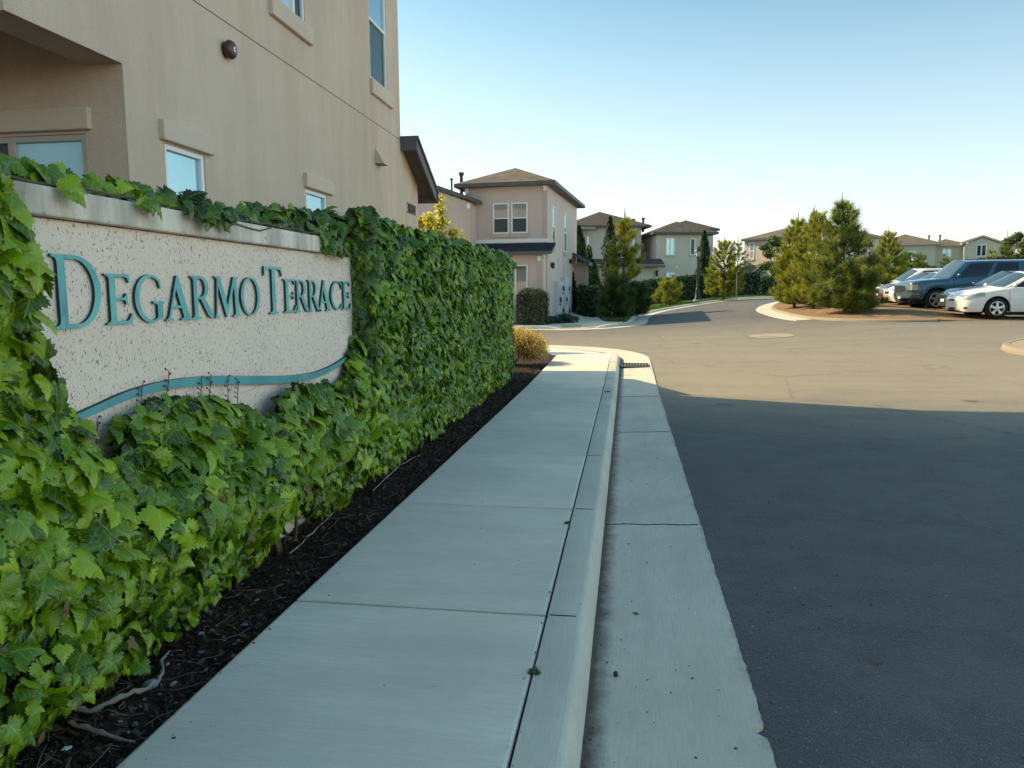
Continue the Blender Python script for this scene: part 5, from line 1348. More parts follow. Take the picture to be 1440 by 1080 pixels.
def blob_leaves(cent, rad, n, g, shell=.5, up=.35, size=(.06, .12), tint=(.35, .2)):
    P, N, T, S, C = [], [], [], [], []
    u = unit(g.normal(0, 1, (n, 3))); r = (shell+(1-shell)*g.random(n))[:, None]
    P = np.asarray(cent)+u*r*np.asarray(rad); N = u+np.array([0, 0, up])+g.normal(0, .45, (n, 3)); T = g.normal(0, 1, (n, 3))+np.array([0, 0, -.3])
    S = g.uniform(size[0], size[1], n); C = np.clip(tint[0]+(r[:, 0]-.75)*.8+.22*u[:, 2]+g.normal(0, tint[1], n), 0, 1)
    return P, N, T, S, C
def cat(parts): return [np.concatenate(a) for a in zip(*parts)]
def tree(name, label, p, H, clumps, mat, seed, size, n=420, trunk_h=.4, tmpl=None, cat_='tree', group=None, tr=.06):
    """clumps: (dx, dy, height fraction, rx, rz)"""
    g = np.random.default_rng(seed); root = thing(name, label, cat_, p, 0, group)
    L = cat([blob_leaves((dx, dy, H*f), (rx, rx, rz), int(n*k), g, .35, .3, size, (.42, .17)) for dx, dy, f, rx, rz, k in clumps])
    leaves('crown', tmpl or T_OVAL, *L, M[mat], root)
    mb = MB(); top = H*.8
    mb.tube([(0, 0, -.1), (.03, .01, top*.4), (-.02, .02, top*.75), (.0, 0, top)], [tr, tr*.8, tr*.5, tr*.15], 7)
    for dx, dy, f, rx, rz, k in clumps:
        s = min(.75, trunk_h+.25*f); mb.tube([(0, 0, H*s*.8), (dx*.5, dy*.5, H*(s*.8+f)/2), (dx, dy, H*f)], [tr*.4, tr*.28, tr*.1], 5, cap=False)
    mb.build('trunk', M['bark'], root, smooth=True); return root
g0 = np.random.default_rng(77)
def crown(Rx, H0, H1, n, seed, rs=.35):
    g = np.random.default_rng(seed); out = []
    for k in range(n):
        f = H0+(H1-H0)*(k+.5)/n; w = Rx*math.sin(math.pi*min(.97, .16+.80*(f-H0)/(H1-H0)))
        a = g.uniform(0, 6.28); d = w*g.uniform(.3, .85); out.append((d*math.cos(a), d*math.sin(a), f, Rx*rs*g.uniform(.75, 1.2), Rx*rs*.7*g.uniform(.8, 1.2), 1))
    return out
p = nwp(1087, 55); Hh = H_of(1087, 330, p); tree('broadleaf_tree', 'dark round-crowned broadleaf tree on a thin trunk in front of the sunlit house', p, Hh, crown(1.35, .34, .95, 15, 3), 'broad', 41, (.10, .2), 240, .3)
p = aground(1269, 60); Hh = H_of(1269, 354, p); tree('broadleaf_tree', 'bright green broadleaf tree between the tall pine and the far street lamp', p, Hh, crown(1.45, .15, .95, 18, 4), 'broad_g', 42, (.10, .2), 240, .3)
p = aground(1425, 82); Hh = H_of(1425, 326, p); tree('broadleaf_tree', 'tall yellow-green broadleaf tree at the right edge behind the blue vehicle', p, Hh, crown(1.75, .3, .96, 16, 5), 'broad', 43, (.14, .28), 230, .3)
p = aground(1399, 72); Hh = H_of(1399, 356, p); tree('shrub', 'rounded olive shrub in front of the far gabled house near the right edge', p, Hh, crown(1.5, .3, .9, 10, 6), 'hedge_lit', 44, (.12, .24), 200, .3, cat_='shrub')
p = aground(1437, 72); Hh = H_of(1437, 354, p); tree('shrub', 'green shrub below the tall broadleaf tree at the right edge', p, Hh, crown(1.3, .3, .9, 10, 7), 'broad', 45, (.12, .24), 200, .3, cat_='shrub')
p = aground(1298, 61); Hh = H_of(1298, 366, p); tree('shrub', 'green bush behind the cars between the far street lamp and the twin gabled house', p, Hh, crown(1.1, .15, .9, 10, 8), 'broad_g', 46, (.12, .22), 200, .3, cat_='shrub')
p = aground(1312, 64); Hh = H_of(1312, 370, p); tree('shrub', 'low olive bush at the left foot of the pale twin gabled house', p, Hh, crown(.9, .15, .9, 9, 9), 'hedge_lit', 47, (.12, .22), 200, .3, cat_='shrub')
# thin bare tree tops against the sky
def bare(label, px, top, Y, seed):
    p = aground(px, Y); H = H_of(px, top, p); g = np.random.default_rng(seed); root = thing('far_tree', label, 'tree', p); mb = MB()
    mb.tube([(0, 0, 0), (0, 0, H*.6), (.05, 0, H)], [.14, .1, .02], 5)
    for k in range(16):
        f = g.uniform(.7, .98); a = g.uniform(0, 6.28); l = (1.02-f)*H*.32; mb.tube([(0, 0, H*f), (l*math.cos(a), l*math.sin(a), H*f+l*.6)], [.04, .012], 4, cap=False)
    mb.build('trunk', M['bark'], root)
    leaves('crown', T_QUAD, *blob_leaves((0, 0, H*.86), (.9, .9, H*.1), 160, g, .2, .2, (.15, .3)), M['pine'], root)
bare('thin distant treetop rising behind the pale gabled house roof', 1316, 333, 125, 1); bare('thin distant treetop above the roofline left of the right edge', 1374, 335, 125, 2); bare('thin distant treetop between the pine and the low brown roof', 1264, 333, 125, 3)

# yellow sapling behind the hedge
p = Vector((-4.85, 18.9, bed_h(-4.85, 18.0))); Hh = 4.0
g = np.random.default_rng(8); sap = thing('sapling', 'young sunlit tree with bright yellow leaves between the two houses', 'tree', p); mb = MB(); parts = []
mb.tube([(0, 0, 0), (.03, 0, 1.2), (0, .02, 2.4)], [.035, .028, .02], 6)
for a, l, f, e in ((2.9, .55, .30, 1.9), (3.3, .42, .36, 2.0), (.4, .5, .42, 1.5), (5.9, .72, .5, .95), (1.2, .35, .45, 1.6), (4.4, .35, .5, 1.5), (2.4, .28, .52, 1.5), (.05, .85, .56, .55), (3.6, .5, .40, 1.2), (.9, .15, .5, 2.0), (2.0, .5, .36, 1.1)):
    q0 = np.array([0, 0, Hh*f*.9]); d = np.array([math.cos(a)*l, math.sin(a)*l*.7, e]); pts = [q0+d*s*np.array([1, 1, 1])+np.array([0, 0, -.1*s*(1-s)]) for s in (0, .35, .7, 1)]
    pts[-1][2] = min(pts[-1][2], Hh*1.0)
    mb.tube(pts, [.016, .012, .008, .004], 5, cap=False)
    for s in np.linspace(.35, 1.03, 8):
        q = q0+d*min(1, s)+g.normal(0, .03, 3); q[2] = min(q[2], Hh)
        parts.append(blob_leaves(q, (.19, .19, .15), 60, g, .1, .3, (.06, .11), (.5, .2)))
mb.build('trunk', simple('sapling_bark', (.16, .12, .09), .9), sap, smooth=True); leaves('crown', T_OVAL, *cat(parts), M['broad_y'], sap)

# cypresses
def cypress(label, p, H, rad, seed, mat='cyp', n=5200, size=(.10, .2), group=None):
    g = np.random.default_rng(seed); root = thing('cypress', label, 'tree', p, 0, group)
    h = g.random(n)**.9; prof = np.clip(np.minimum(1, (h+.04)*6), 0, 1)*(1-h**3.2)**.9
    a = g.uniform(0, 6.283, n); lump = 1+.18*np.sin(a*3+h*23+seed)+.10*np.sin(a*5-h*41); r = rad*prof*lump*(.72+.30*g.random(n))
    P = np.stack([r*np.cos(a), r*np.sin(a), h*H], 1); N = np.stack([np.cos(a), np.sin(a), np.full(n, .25)], 1)+g.normal(0, .4, (n, 3)); T = np.stack([np.cos(a)*.3, np.sin(a)*.3, np.ones(n)], 1)+g.normal(0, .25, (n, 3))
    leaves('crown', T_QUAD, P, N, T, g.uniform(size[0], size[1], n), np.clip(.35+.35*(r/(rad*prof*1.1+1e-3)-.8)+g.normal(0, .2, n), 0, 1), M[mat], root, sx=np.full(n, .45))
    mb = MB(); mb.tube([(0, 0, -.1), (0, 0, H*.85)], [rad*.16, .02], 6); mb.tube([(0, 0, H*.03), (0, 0, H*.3), (0, 0, H*.8)], [rad*.55, rad*.55, rad*.12], 9); mb.build('trunk', M['shade'], root); return root
for px_, top, Y, r, sd, lb in ((814, 320, 47.5, .62, 1, 'dark narrow cypress at the right rear corner of the square tower house'), (857, 306, 62, .78, 2, 'tall dark cypress left of the sunlit young pine'), (988.5, 326, 62, .62, 3, 'dark cypress just right of the black street lamp'), (803.5, 385, 38.6, .24, 4, 'small slim cypress beside the utility meters'), (833, 388, 45, .5, 5, 'short dark cypress beside the back of the path')):
    p = nwp(px_, Y); cypress(lb, p, H_of(px_, top, p), r, sd)
p = nwp(827, 50); g = np.random.default_rng(3); Hh = H_of(826, 342, p); root = thing('weeping_conifer', 'pale green weeping conifer with drooping tips beside the square tower house', 'tree', p); parts = []; mb = MB()
mb.tube([(0, 0, 0), (0, 0, Hh*.6), (.1, 0, Hh*.9), (.05, 0, Hh)], [.07, .05, .03, .01], 6)
for k in range(20):
    f = .28+.7*k/20; a = g.uniform(0, 6.28); l = 1.15*(1.08-f)+.1; pts = [np.array([l*s*math.cos(a), l*s*math.sin(a), Hh*f+l*(.5*s-1.3*s*s)]) for s in (0, .3, .6, .85, 1.0)]
    mb.tube(pts, [.02, .016, .012, .008, .004], 4, cap=False)
    for q in pts[1:]: parts.append(blob_leaves(q-np.array([0, 0, .12]), (.16, .16, .24), 70, g, .1, 0, (.08, .16), (.5, .2)))
mb.build('trunk', M['bark'], root); leaves('crown', T_QUAD, *cat(parts), M['cyp2'], root)

# hedges and shrubs
def box_hedge(name, label, a, b, width, h, hf, mat, seed, n, size, rough=.12, cat_='hedge', topt=.15, round_=0.0):
    """clipped hedge between ground points a and b"""
    g = np.random.default_rng(seed); a = Vector(a[:2]); b = Vector(b[:2]); L = (b-a).length; t = (b-a)/L; nv = Vector((-t.y, t.x)); mid = (a+b)/2
    root = thing(name, label, cat_, (mid.x, mid.y, hf(mid.x, mid.y)))
    S_ = np.array([L*h, L*h, L*width, width*h, width*h]); which = g.choice(5, n, p=S_/S_.sum()); u = g.random(n)*L; v = (g.random(n)-.5)*width; w = g.random(n)*h
    P, N = np.zeros((n, 3)), np.zeros((n, 3))
    n2 = np.zeros(n); n3 = np.zeros(n)
    v = np.where(which == 0, -width/2, np.where(which == 1, width/2, v)); w = np.where(which == 2, h, w); u = np.where(which == 3, 0, np.where(which == 4, L, u))
    nu = np.where(which == 3, -1, np.where(which == 4, 1, 0)); nvv = np.where(which == 0, -1, np.where(which == 1, 1, 0)); nw_ = np.where(which == 2, 1, .25)
    if round_:
        cu = np.clip(u, round_, L-round_); cv = np.clip(v, -width/2+round_, width/2-round_) if width > 2*round_ else v*0; cw = np.clip(w, 0, h-round_)
        d = np.stack([u-cu, v-cv, w-cw], 1); l = np.linalg.norm(d, axis=1, keepdims=True); d = np.where(l > round_, d/np.maximum(l, 1e-6)*round_, d); u, v, w = cu+d[:, 0], cv+d[:, 1], cw+d[:, 2]
        nu, nvv, nw_ = nu+d[:, 0]/round_, nvv+d[:, 1]/round_, nw_+d[:, 2]/round_
    jit = g.normal(0, rough*.5, n)+np.array([rough*noise.noise(Vector((uu*1.5, ww*2+vv*2, seed))) for uu, vv, ww in zip(u, v, w)])
    u = u+nu*jit; v = v+nvv*jit; w = np.maximum(.02, w+nw_*jit*.8)
    X = a.x+t.x*u+nv.x*v; Y = a.y+t.y*u+nv.y*v; Z = np.array([hf(x, y) for x, y in zip(X, Y)])+w
    P = np.stack([X, Y, Z], 1); N = np.stack([t.x*nu+nv.x*nvv, t.y*nu+nv.y*nvv, nw_+.2], 1)+g.normal(0, .4, (n, 3)); T = g.normal(0, 1, (n, 3))+np.array([0, 0, -.4])
    o = leaves('foliage', T_OVAL, P, N, T, g.uniform(size[0], size[1], n), np.clip(.35+topt*(w > h-.12)+g.normal(0, .2, n)+jit*1.2, 0, 1), M[mat]); place(o, root)  # top leaves tinted lighter, sunlight put into the colour
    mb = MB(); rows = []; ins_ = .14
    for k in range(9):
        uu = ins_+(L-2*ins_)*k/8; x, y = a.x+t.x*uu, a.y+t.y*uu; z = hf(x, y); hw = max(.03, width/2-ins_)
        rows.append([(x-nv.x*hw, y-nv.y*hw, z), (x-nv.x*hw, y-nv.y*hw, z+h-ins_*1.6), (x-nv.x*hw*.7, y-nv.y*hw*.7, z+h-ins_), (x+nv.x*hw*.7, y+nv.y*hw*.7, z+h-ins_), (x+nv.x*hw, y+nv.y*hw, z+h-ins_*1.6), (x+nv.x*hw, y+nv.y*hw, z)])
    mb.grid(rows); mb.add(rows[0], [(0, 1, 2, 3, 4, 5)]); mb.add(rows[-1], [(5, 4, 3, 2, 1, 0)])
    place(mb.build('shade_backing', M['shade']), root); return root
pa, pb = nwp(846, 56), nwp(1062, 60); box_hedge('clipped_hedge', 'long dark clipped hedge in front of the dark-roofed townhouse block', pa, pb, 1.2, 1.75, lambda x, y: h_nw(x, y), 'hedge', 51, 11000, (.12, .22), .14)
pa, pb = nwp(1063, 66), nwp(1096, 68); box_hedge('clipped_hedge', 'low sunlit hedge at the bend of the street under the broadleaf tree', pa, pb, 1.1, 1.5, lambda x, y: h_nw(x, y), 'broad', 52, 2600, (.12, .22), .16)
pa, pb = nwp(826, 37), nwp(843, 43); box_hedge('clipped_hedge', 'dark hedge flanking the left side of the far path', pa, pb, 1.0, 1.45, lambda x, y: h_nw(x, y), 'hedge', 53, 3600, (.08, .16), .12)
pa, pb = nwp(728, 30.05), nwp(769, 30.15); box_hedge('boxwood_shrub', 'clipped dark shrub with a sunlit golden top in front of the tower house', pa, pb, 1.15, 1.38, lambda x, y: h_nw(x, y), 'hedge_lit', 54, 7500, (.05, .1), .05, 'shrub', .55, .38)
def shrub(label, p, rx, rz, n, mat, seed, size, name='shrub', tint=(.4, .2), ry=None, tmpl=None, stems=True):
    g = np.random.default_rng(seed); root = thing(name, label, 'shrub', p); pr = []
    for k in range(9):
        a = g.uniform(0, 6.28); d = g.uniform(.15, .55); pr.append(blob_leaves((rx*d*math.cos(a), rx*d*math.sin(a), rz*g.uniform(.45, 1.25)), (rx*.5, rx*.5, rz*.5), n//9, g, .35, .3, size, tint))
    L = cat(pr); L[0][:, 2] = np.maximum(L[0][:, 2], .02); leaves('foliage', tmpl or T_OVAL, *L, M[mat], root)
    for k in range(7):
        mb = MB(); a = g.uniform(0, 6.28); mb.tube([(0, 0, 0), (rx*.4*math.cos(a), rx*.4*math.sin(a), rz*.8), (rx*.7*math.cos(a), rx*.7*math.sin(a), rz*1.4)], [.012, .008, .003], 4, cap=False); mb.build('stem', M['stem'], root)
    return root
for px_, Y, rx, rz, lb, sd in ((781, 31.0, .5, .22, 'low dark shrub at the foot of the meter bank', 61), (797, 31.4, .6, .28, 'low dark shrub right of the meter bank by the far path', 62), (772, 30.6, .35, .18, 'low dark ground shrub at the right end of the clipped golden-topped shrub', 63)):
    shrub(lb, nwp(px_, Y), rx, rz, 1500, 'dkshrub', sd, (.05, .1))
# shrub with golden leaves by the sidewalk corner
p = Vector((-2.22, 14.7, bed_h(-2.22, 14.7))); shrub('golden leaved shrub in sunlight where the ivy hedge ends at the sidewalk', p, .76, .50, 16000, 'gold', 71, (.022, .046), tint=(.50, .2))
p = Vector((-3.2, 15.9, bed_h(-3.2, 15.9))); shrub('golden shrub standing behind the end of the ivy hedge', p, .5, .42, 4200, 'gold', 65, (.024, .05), tint=(.45, .2))
# teal bundle near the meters
p = nwp(783, 31.2); tag(rock('teal_bundle', p.x, p.y, p.z+.06, .26, simple('teal_plastic', (.05, .36, .35), .5, var=.3), .7), 'crumpled teal plastic bundle among dark shrubs below the meters', 'bundle')
# stake of the pine by the lamp
p = nwp(1035, 49.5); mb = MB(); mb.tube([(0, 0, 0), (-.02, 0, 1.75)], .035, 6); o = mb.build('tree_stake', simple('stake_wood', (.34, .27, .2), .9)); o.location = p; tag(o, 'pale wooden stake standing to the right of the lamp-side pine', 'stake')
# ---------------------------------------------------------------- street lamps
def lamp(label, p, H):
    root = thing('street_lamp', label, 'street lamp', p); s = H/4.2
    mb = MB(); mb.lathe([(.26, 0), (.26, .08), (.22, .1), (.22, .14)], 12); o = mb.build('footing', M['kerb'], root)
    mb = MB(); mb.lathe([(.20, .13), (.20, .2), (.15, .26), (.13, .7), (.10, .8), (.115, .84), (.075, .9), (.062, H*.45), (.05, H-.95*s), (.075, H-.93*s), (.075, H-.88*s), (.05, H-.86*s), (.10, H-.80*s)], 12); mb.build('pole', M['black'], root, smooth=True, angle=R(50))
    mb = MB(); mb.lathe([(.10, H-.80*s), (.14, H-.78*s), (.19, H-.42*s), (.19, H-.40*s)], 6); mb.build('lantern_glass', M['lampglass'], root)
    mb = MB()
    for k in range(6):
        a = 2*math.pi*k/6; mb.tube([(.14*math.cos(a), .14*math.sin(a), H-.79*s), (.195*math.cos(a), .195*math.sin(a), H-.40*s)], .014, 4)
    mb.lathe([(.27, H-.40*s), (.25, H-.36*s), (.12, H-.16*s), (.05, H-.12*s), (.04, H-.06*s), (.05, H-.03*s), (0, H)], 12); mb.build('lantern_roof', M['black'], root, smooth=True, angle=R(40))
M['lampglass'] = simple('frosted_lantern_glass', (.55, .56, .55), .3, .5)
p = nwp(980, 52.0); lamp('black street lamp with glass lantern standing before the long hedge', p, H_of(980, 346, p))
p = aground(1155, 42.0); lamp('black street lamp whose lantern rises above the island pines', p, H_of(1155, 317, p))
p = aground(1219, 50.0); lamp('street lamp lantern showing right of the tallest island pine', p, H_of(1219, 339, p))
p = aground(1281, 58.0); lamp('far black street lamp behind the parked cars, right of the green trees', p, H_of(1281, 355, p))

# ---------------------------------------------------------------- cars
def paint(name, col, rough=.25, metal=0.0):
    t = NT(name); co = t.coord(); n = t.noise(co, 2.0, 4)
    dust = t.ramp(t.noise(co, 5, 5, .7), [(.4, 0), (.8, .12)])
    c = t.mix(n, [v*.93 for v in col], [min(1, v*1.06) for v in col]); c = t.mix(dust, c, (.30, .25, .19))
    return t.done(t.bsdf(c, rough, None, .5, metal, .8))
M['rubber'] = simple('tyre_rubber', (.018, .018, .018), .85, .3)
M['rim'] = simple('alloy_rim', (.55, .56, .57), .3, .5, .85, var=.08)
M['chrome'] = simple('chrome', (.72, .72, .72), .12, .5, 1, var=.05)
M['carglass'] = glass('car_glass', (.008, .011, .014), None, .03, (.6, .75, .85), .3)
M['windscreen'] = glass('windscreen_glass', (.03, .045, .05), None, .20, (.7, .85, .9), .4)
M['cabin'] = simple('dark_cabin', (.012, .012, .012), .9)
M['plastic'] = simple('black_plastic', (.022, .022, .024), .6)
M['lens'] = simple('headlight_lens', (.34, .34, .32), .08, .8, .25, 1)
M['amber'] = simple('amber_lens', (.55, .18, .04), .15, .6, 0, 1)
M['red'] = simple('red_lens', (.30, .02, .02), .15, .6, 0, 1)
M['bumper'] = simple('bumper_chrome', (.20, .23, .25), .25, .5, .5, .5)
M['plate'] = simple('blank_plate', (.6, .6, .58), .5)
VF = [(.80, 0), (.93, .03), (.985, .28), (1.0, .55), (.99, .82), (.955, 1.0)]
HF = [(.90, .30), (.80, .58), (.55, .85), (.28, .97), (0, 1.0)]
def car(label, cat_, loc, rz, body, L, W, prof, green, wheels, wr, group, tread=.80, kind='sedan', plate=True, rimmat='rim', fog=True, hl=None, grille=None):
    """faces -x; prof: rows of (x, half width factor, lower edge, shoulder, top); green: (xb0, xt0, xt1, xb1, roof z, roof half width)"""
    root = thing('parked_car', label, cat_, loc, rz, group)
    pr = np.array(prof); xs = np.unique(np.concatenate([np.linspace(0, L, 96), [0, .012, .03, .06, .1, L-.06, L-.03, L]]+[np.linspace(w-wr*1.25, w+wr*1.25, 25) for w in wheels]))
    def itp(c, x):
        a = np.interp(x, pr[:, 0], pr[:, c]); return (a*2+np.interp(x-.05, pr[:, 0], pr[:, c])+np.interp(x+.05, pr[:, 0], pr[:, c]))/4
    def sec(x):
        w = W/2*float(itp(1, x)); zl = float(itp(2, x)); zs = float(itp(3, x)); zt = float(itp(4, x)); arch = 0
        for wx in wheels:
            d = abs(x-wx); ra = wr*1.17
            if d < ra: zl = max(zl, wr*.98+math.sqrt(ra*ra-d*d)); arch = 1
        zl = min(zl, zs-.06)
        pts = [(w*a, zl+(zs-zl)*b) for a, b in VF]
        if arch: pts[0] = (w*.93, zl+.01); pts[1] = (w*.995, zl); pts[2] = (w*1.008, zl+(zs-zl)*.2)
        pts += [(w*a, zs+(zt-zs)*b) for a, b in HF]
        return pts
    mb = MB(); rows = []
    for x in xs:
        s = sec(x); rows.append([(x, y, z) for y, z in s]+[(x, -y, z) for y, z in s[::-1][1:]])
    mb.grid(rows)
    for r in (rows[0], rows[-1]):
        n = len(r); b = len(mb.v); mb.v += r
        for k in range(n//2):
            mb.f.append((b+k, b+k+1, b+n-2-k, b+n-1-k)); mb.m.append(0)
    # greenhouse
    xb0, xt0, xt1, xb1, zr, wt = green
    def belt(u): x = xb0+(xb1-xb0)*u; s = sec(x); return np.array([x, s[5][0]*.965, float(itp(3, x))-.012])
    def rail(u):
        x = xt0+(xt1-xt0)*u; e = 4*(u-.5)**2; return np.array([x, wt*(1-.05*e), zr-.05-.055*e*e])
    def side(u, t, o=0):
        p = belt(u)*(1-t)+rail(u)*t; p[1] += .035*math.sin(math.pi*t)*1.0+o; return p
    def roofp(u, v):
        r = rail(u); y = r[1]*v; return np.array([r[0], y, r[2]+(zr-r[2])*(1-v*v)])
    def screen(front, v, t, o=0):
        u = 0 if front else 1; a, b = side(u, t), None; y = a[1]*v; bow = (1-v*v)*(.16 if front else .10)*(-1 if front else 1)*(1-.5*t)
        zc = a[2]+(1-v*v)*(float(itp(4, a[0]))-float(itp(3, a[0])))*(1-t)+(1-v*v)*(zr-rail(u)[2])*t
        return np.array([a[0]+bow+(-o if front else o), y, zc+o*.7])
    U = np.linspace(0, 1, 25); TT = np.linspace(0, 1, 7); VV = np.linspace(-1, 1, 11)
    for s in (1, -1): mb.grid([[tuple(side(u, t)*np.array([1, s, 1])) for t in TT] for u in U])
    mb.grid([[tuple(roofp(u, v)) for v in VV] for u in U])
    for fr in (True, False): mb.grid([[tuple(screen(fr, v, t)) for v in VV] for t in TT])
    bd = mb.build('body', body, root, smooth=True, angle=R(42))
    # glass, pillars stay painted
    m2 = MB()
    for t0, t1 in ((.06, .93),): m2.grid([[tuple(screen(True, v, t, .006)) for v in np.linspace(-.93, .93, 11)] for t in np.linspace(t0, t1, 6)])
    m2.build('windscreen', M['windscreen'], root, smooth=True)
    m2 = MB(); m2.grid([[tuple(screen(False, v, t, .006)) for v in np.linspace(-.88, .88, 11)] for t in np.linspace(.1, .9, 6)]); m2.build('rear_window', M['carglass'], root, smooth=True)
    cuts = {'sedan': [(.08, .46), (.50, .80)], 'suv': [(.07, .33), (.37, .60), (.655, .95)], 'van': [(.10, .38), (.42, .66), (.69, .93)]}[kind]
    for s in (1, -1):
        for a, b in cuts:
            m2 = MB(); q = []
            for u in np.linspace(a, b, 8):
                tl, th = .07, .88
                if kind == 'sedan' and b == .80: th = .88-.5*max(0, (u-.66)/.14)*.35
                q.append([tuple(side(u, t, .007)*np.array([1, s, 1])) for t in np.linspace(tl, th, 6)])
            m2.grid(q); m2.build('side_window', M['carglass'], root, smooth=True)
        # door seams, handles, mirror
        for u in [cuts[0][0]-.02, (cuts[0][1]+cuts[1][0])/2, cuts[1][1]+.03]:
            x = xb0+(xb1-xb0)*u
            if any(abs(x-w) < wr*1.3 for w in wheels) and u > .6: continue
            m2 = MB(); sA, sB = sec(x-.005), sec(x+.005); m2.grid([[(x-.005, s*(y+.003), z) for y, z in sA[1:6]], [(x+.005, s*(y+.003), z) for y, z in sB[1:6]]]); m2.build('door_seam', M['plastic'], root)
        for a, b in cuts[:2]:
            x = xb0+(xb1-xb0)*(b-.03); q = sec(x); m2 = MB(); m2.box((x-.11, s*q[4][0]-.0, q[4][1]-.02), (x+.09, s*(q[4][0]+.03), q[4][1]+.02)); h = m2.build('door_handle', body, root); bevel(h, .012)
        x = xb0+(xb1-xb0)*(cuts[0][0]+.015); q = side(cuts[0][0]+.01, .08); m2 = MB()
        bm_rows = []
        for k in range(7):
            a = k/6*math.pi; rr = math.sin(a)
            bm_rows.append([(x+.06*rr*math.cos(t)-.02, s*(q[1]+.05+.20*k/6), q[2]+.07+(.085*rr+.005)*math.sin(t)) for t in [6.283*j/10 for j in range(10)]])
        m2.grid(bm_rows, close=True); m2.build('mirror', body, root, smooth=True)
    # front: grille, lamps, bumper
    f = lambda x: sec(x)
    hz0, hz1, hx, hy0 = hl or (.60, .74, .62, .55)
    def patch(x0, x1, zlo, zhi, name, mat, s, off_=.008, n=9, sl=0.0):
        m2 = MB(); q = []
        for k in range(n):
            x = x0+(x1-x0)*k/(n-1); S_ = sec(x); ys = [p[0] for p in S_]; zs_ = [p[1] for p in S_]
            row = []
            for z in np.linspace(zlo+sl*k/(n-1), zhi+sl*k/(n-1), 6):
                zz = min(max(z, zs_[0]), zs_[-1]-.004)
                row.append((x-off_*.6, s*(float(np.interp(zz, zs_, ys))+off_), z))
            q.append(row)
        m2.grid(q); return m2.build(name, mat, root, smooth=True)
    for s in (1, -1):
        if kind == 'suv':
            patch(.015, hx, hz0, hz1, 'headlight', M['lens'], s, .010, 10, .02)
            patch(hx-.10, hx+.03, hz0+.03, hz1+.01, 'indicator', M['amber'], s, .014, 4, .0)
            patch(.0, .42, .47, .66, 'bumper', M['bumper'], s, .03, 12, .0)
        else:
            patch(.07, hx, hz0, hz1, 'headlight', M['lens'], s, .008, 12, .085)
        if fog: patch(.09, .17, .31, .365, 'fog_light', M['plastic'], s, .008, 5)
        patch(L-.35, L-.01, float(itp(3, L-.2))-.28, float(itp(3, L-.2))-.08, 'tail_light', M['red'], s, .008)
    w0 = sec(0.0); yb = w0[3][0]
    g_ = grille or (.50, .56, .66)
    m2 = MB(); m2.box((-.010, -yb*g_[0], g_[1]), (.02, yb*g_[0], g_[2])); gr = m2.build('grille', M['plastic'], root)
    m2 = MB(); nb_ = 3
    for k in range(nb_): z = g_[1]+(g_[2]-g_[1])*(k+.5)/nb_; m2.box((-.016, -yb*g_[0]*.98, z-.008), (-.009, yb*g_[0]*.98, z+.008))
    m2.build('grille_bar', M['chrome'], gr)
    m2 = MB(); m2.box((-.012, -yb*.5, .26), (.02, yb*.4, .35)); m2.build('bumper_intake', M['plastic'], root)
    if plate: m2 = MB(); m2.box((-.022, -.15, .42), (-.010, .15, .52)); m2.build('number_plate', M['plate'], root)
    # underside, wheels
    m2 = MB(); m2.box((.25, -W/2+.16, .24), (L-.25, W/2-.16, .62)); m2.box((xb0+.1, -wt+.12, .6), (xb1-.1, wt-.12, .98)); m2.build('underbody', M['cabin'], root)
    for wx in wheels:
        for s in (1, -1):
            y1 = s*W/2*.985; y0 = y1-s*.22
            m2 = MB(); m2.lathe([(wr*.62, -.0), (wr*.90, .004), (wr*.97, .025), (wr, .06), (wr, .16), (wr*.97, .2), (wr*.6, .22)], 32, (0, 0, 0), axis='y')
            tyre = MB(); tyre.v = [(x+wx, y0+s*(.22-yy) if False else y1-s*yy, z+wr) for x, yy, z in m2.v]; tyre.f = m2.f[:-2]; tyre.m = m2.m[:-2]
            wt_ = tyre.build('wheel', M['rubber'], root, smooth=True, angle=R(50))
            rm = MB(); rr = wr*.66
            m3 = MB(); m3.lathe([(rr, -.004), (rr*.93, -.006), (rr*.90, .035), (rr*.86, .04)], 28, axis='y'); rm.add([(x+wx, y1-s*(yy+.002), z+wr) for x, yy, z in m3.v], m3.f[:-2])
            m3 = MB(); m3.lathe([(0, -.012), (rr*.20, -.010), (rr*.26, .01), (rr*.26, .03)], 16, axis='y'); rm.add([(x+wx, y1-s*(yy), z+wr) for x, yy, z in m3.v], m3.f)
            for k in range(5):
                a = 2*math.pi*k/5+.3; ca, sa = math.cos(a), math.sin(a); m4 = []
                for r_, hw, dd in ((rr*.18, rr*.15, -.004), (rr*.60, rr*.17, .004), (rr*.95, rr*.24, -.002)):
                    for sgn in (-1, 1): m4.append((wx+ca*r_-sa*hw*sgn, y1-s*dd, wr+sa*r_+ca*hw*sgn))
                rm.add(m4, [(0, 1, 3, 2), (2, 3, 5, 4)])
            rm.build('rim', M[rimmat], wt_, smooth=True, angle=R(35), recalc=False)
            m5 = MB(); m5.lathe([(0, .06), (rr, .06)], 20, axis='y'); dk = MB(); dk.add([(x+wx, y1-s*yy, z+wr) for x, yy, z in m5.v], m5.f[:20]); dk.build('brake_shadow', M['cabin'], wt_, recalc=False)
    return root
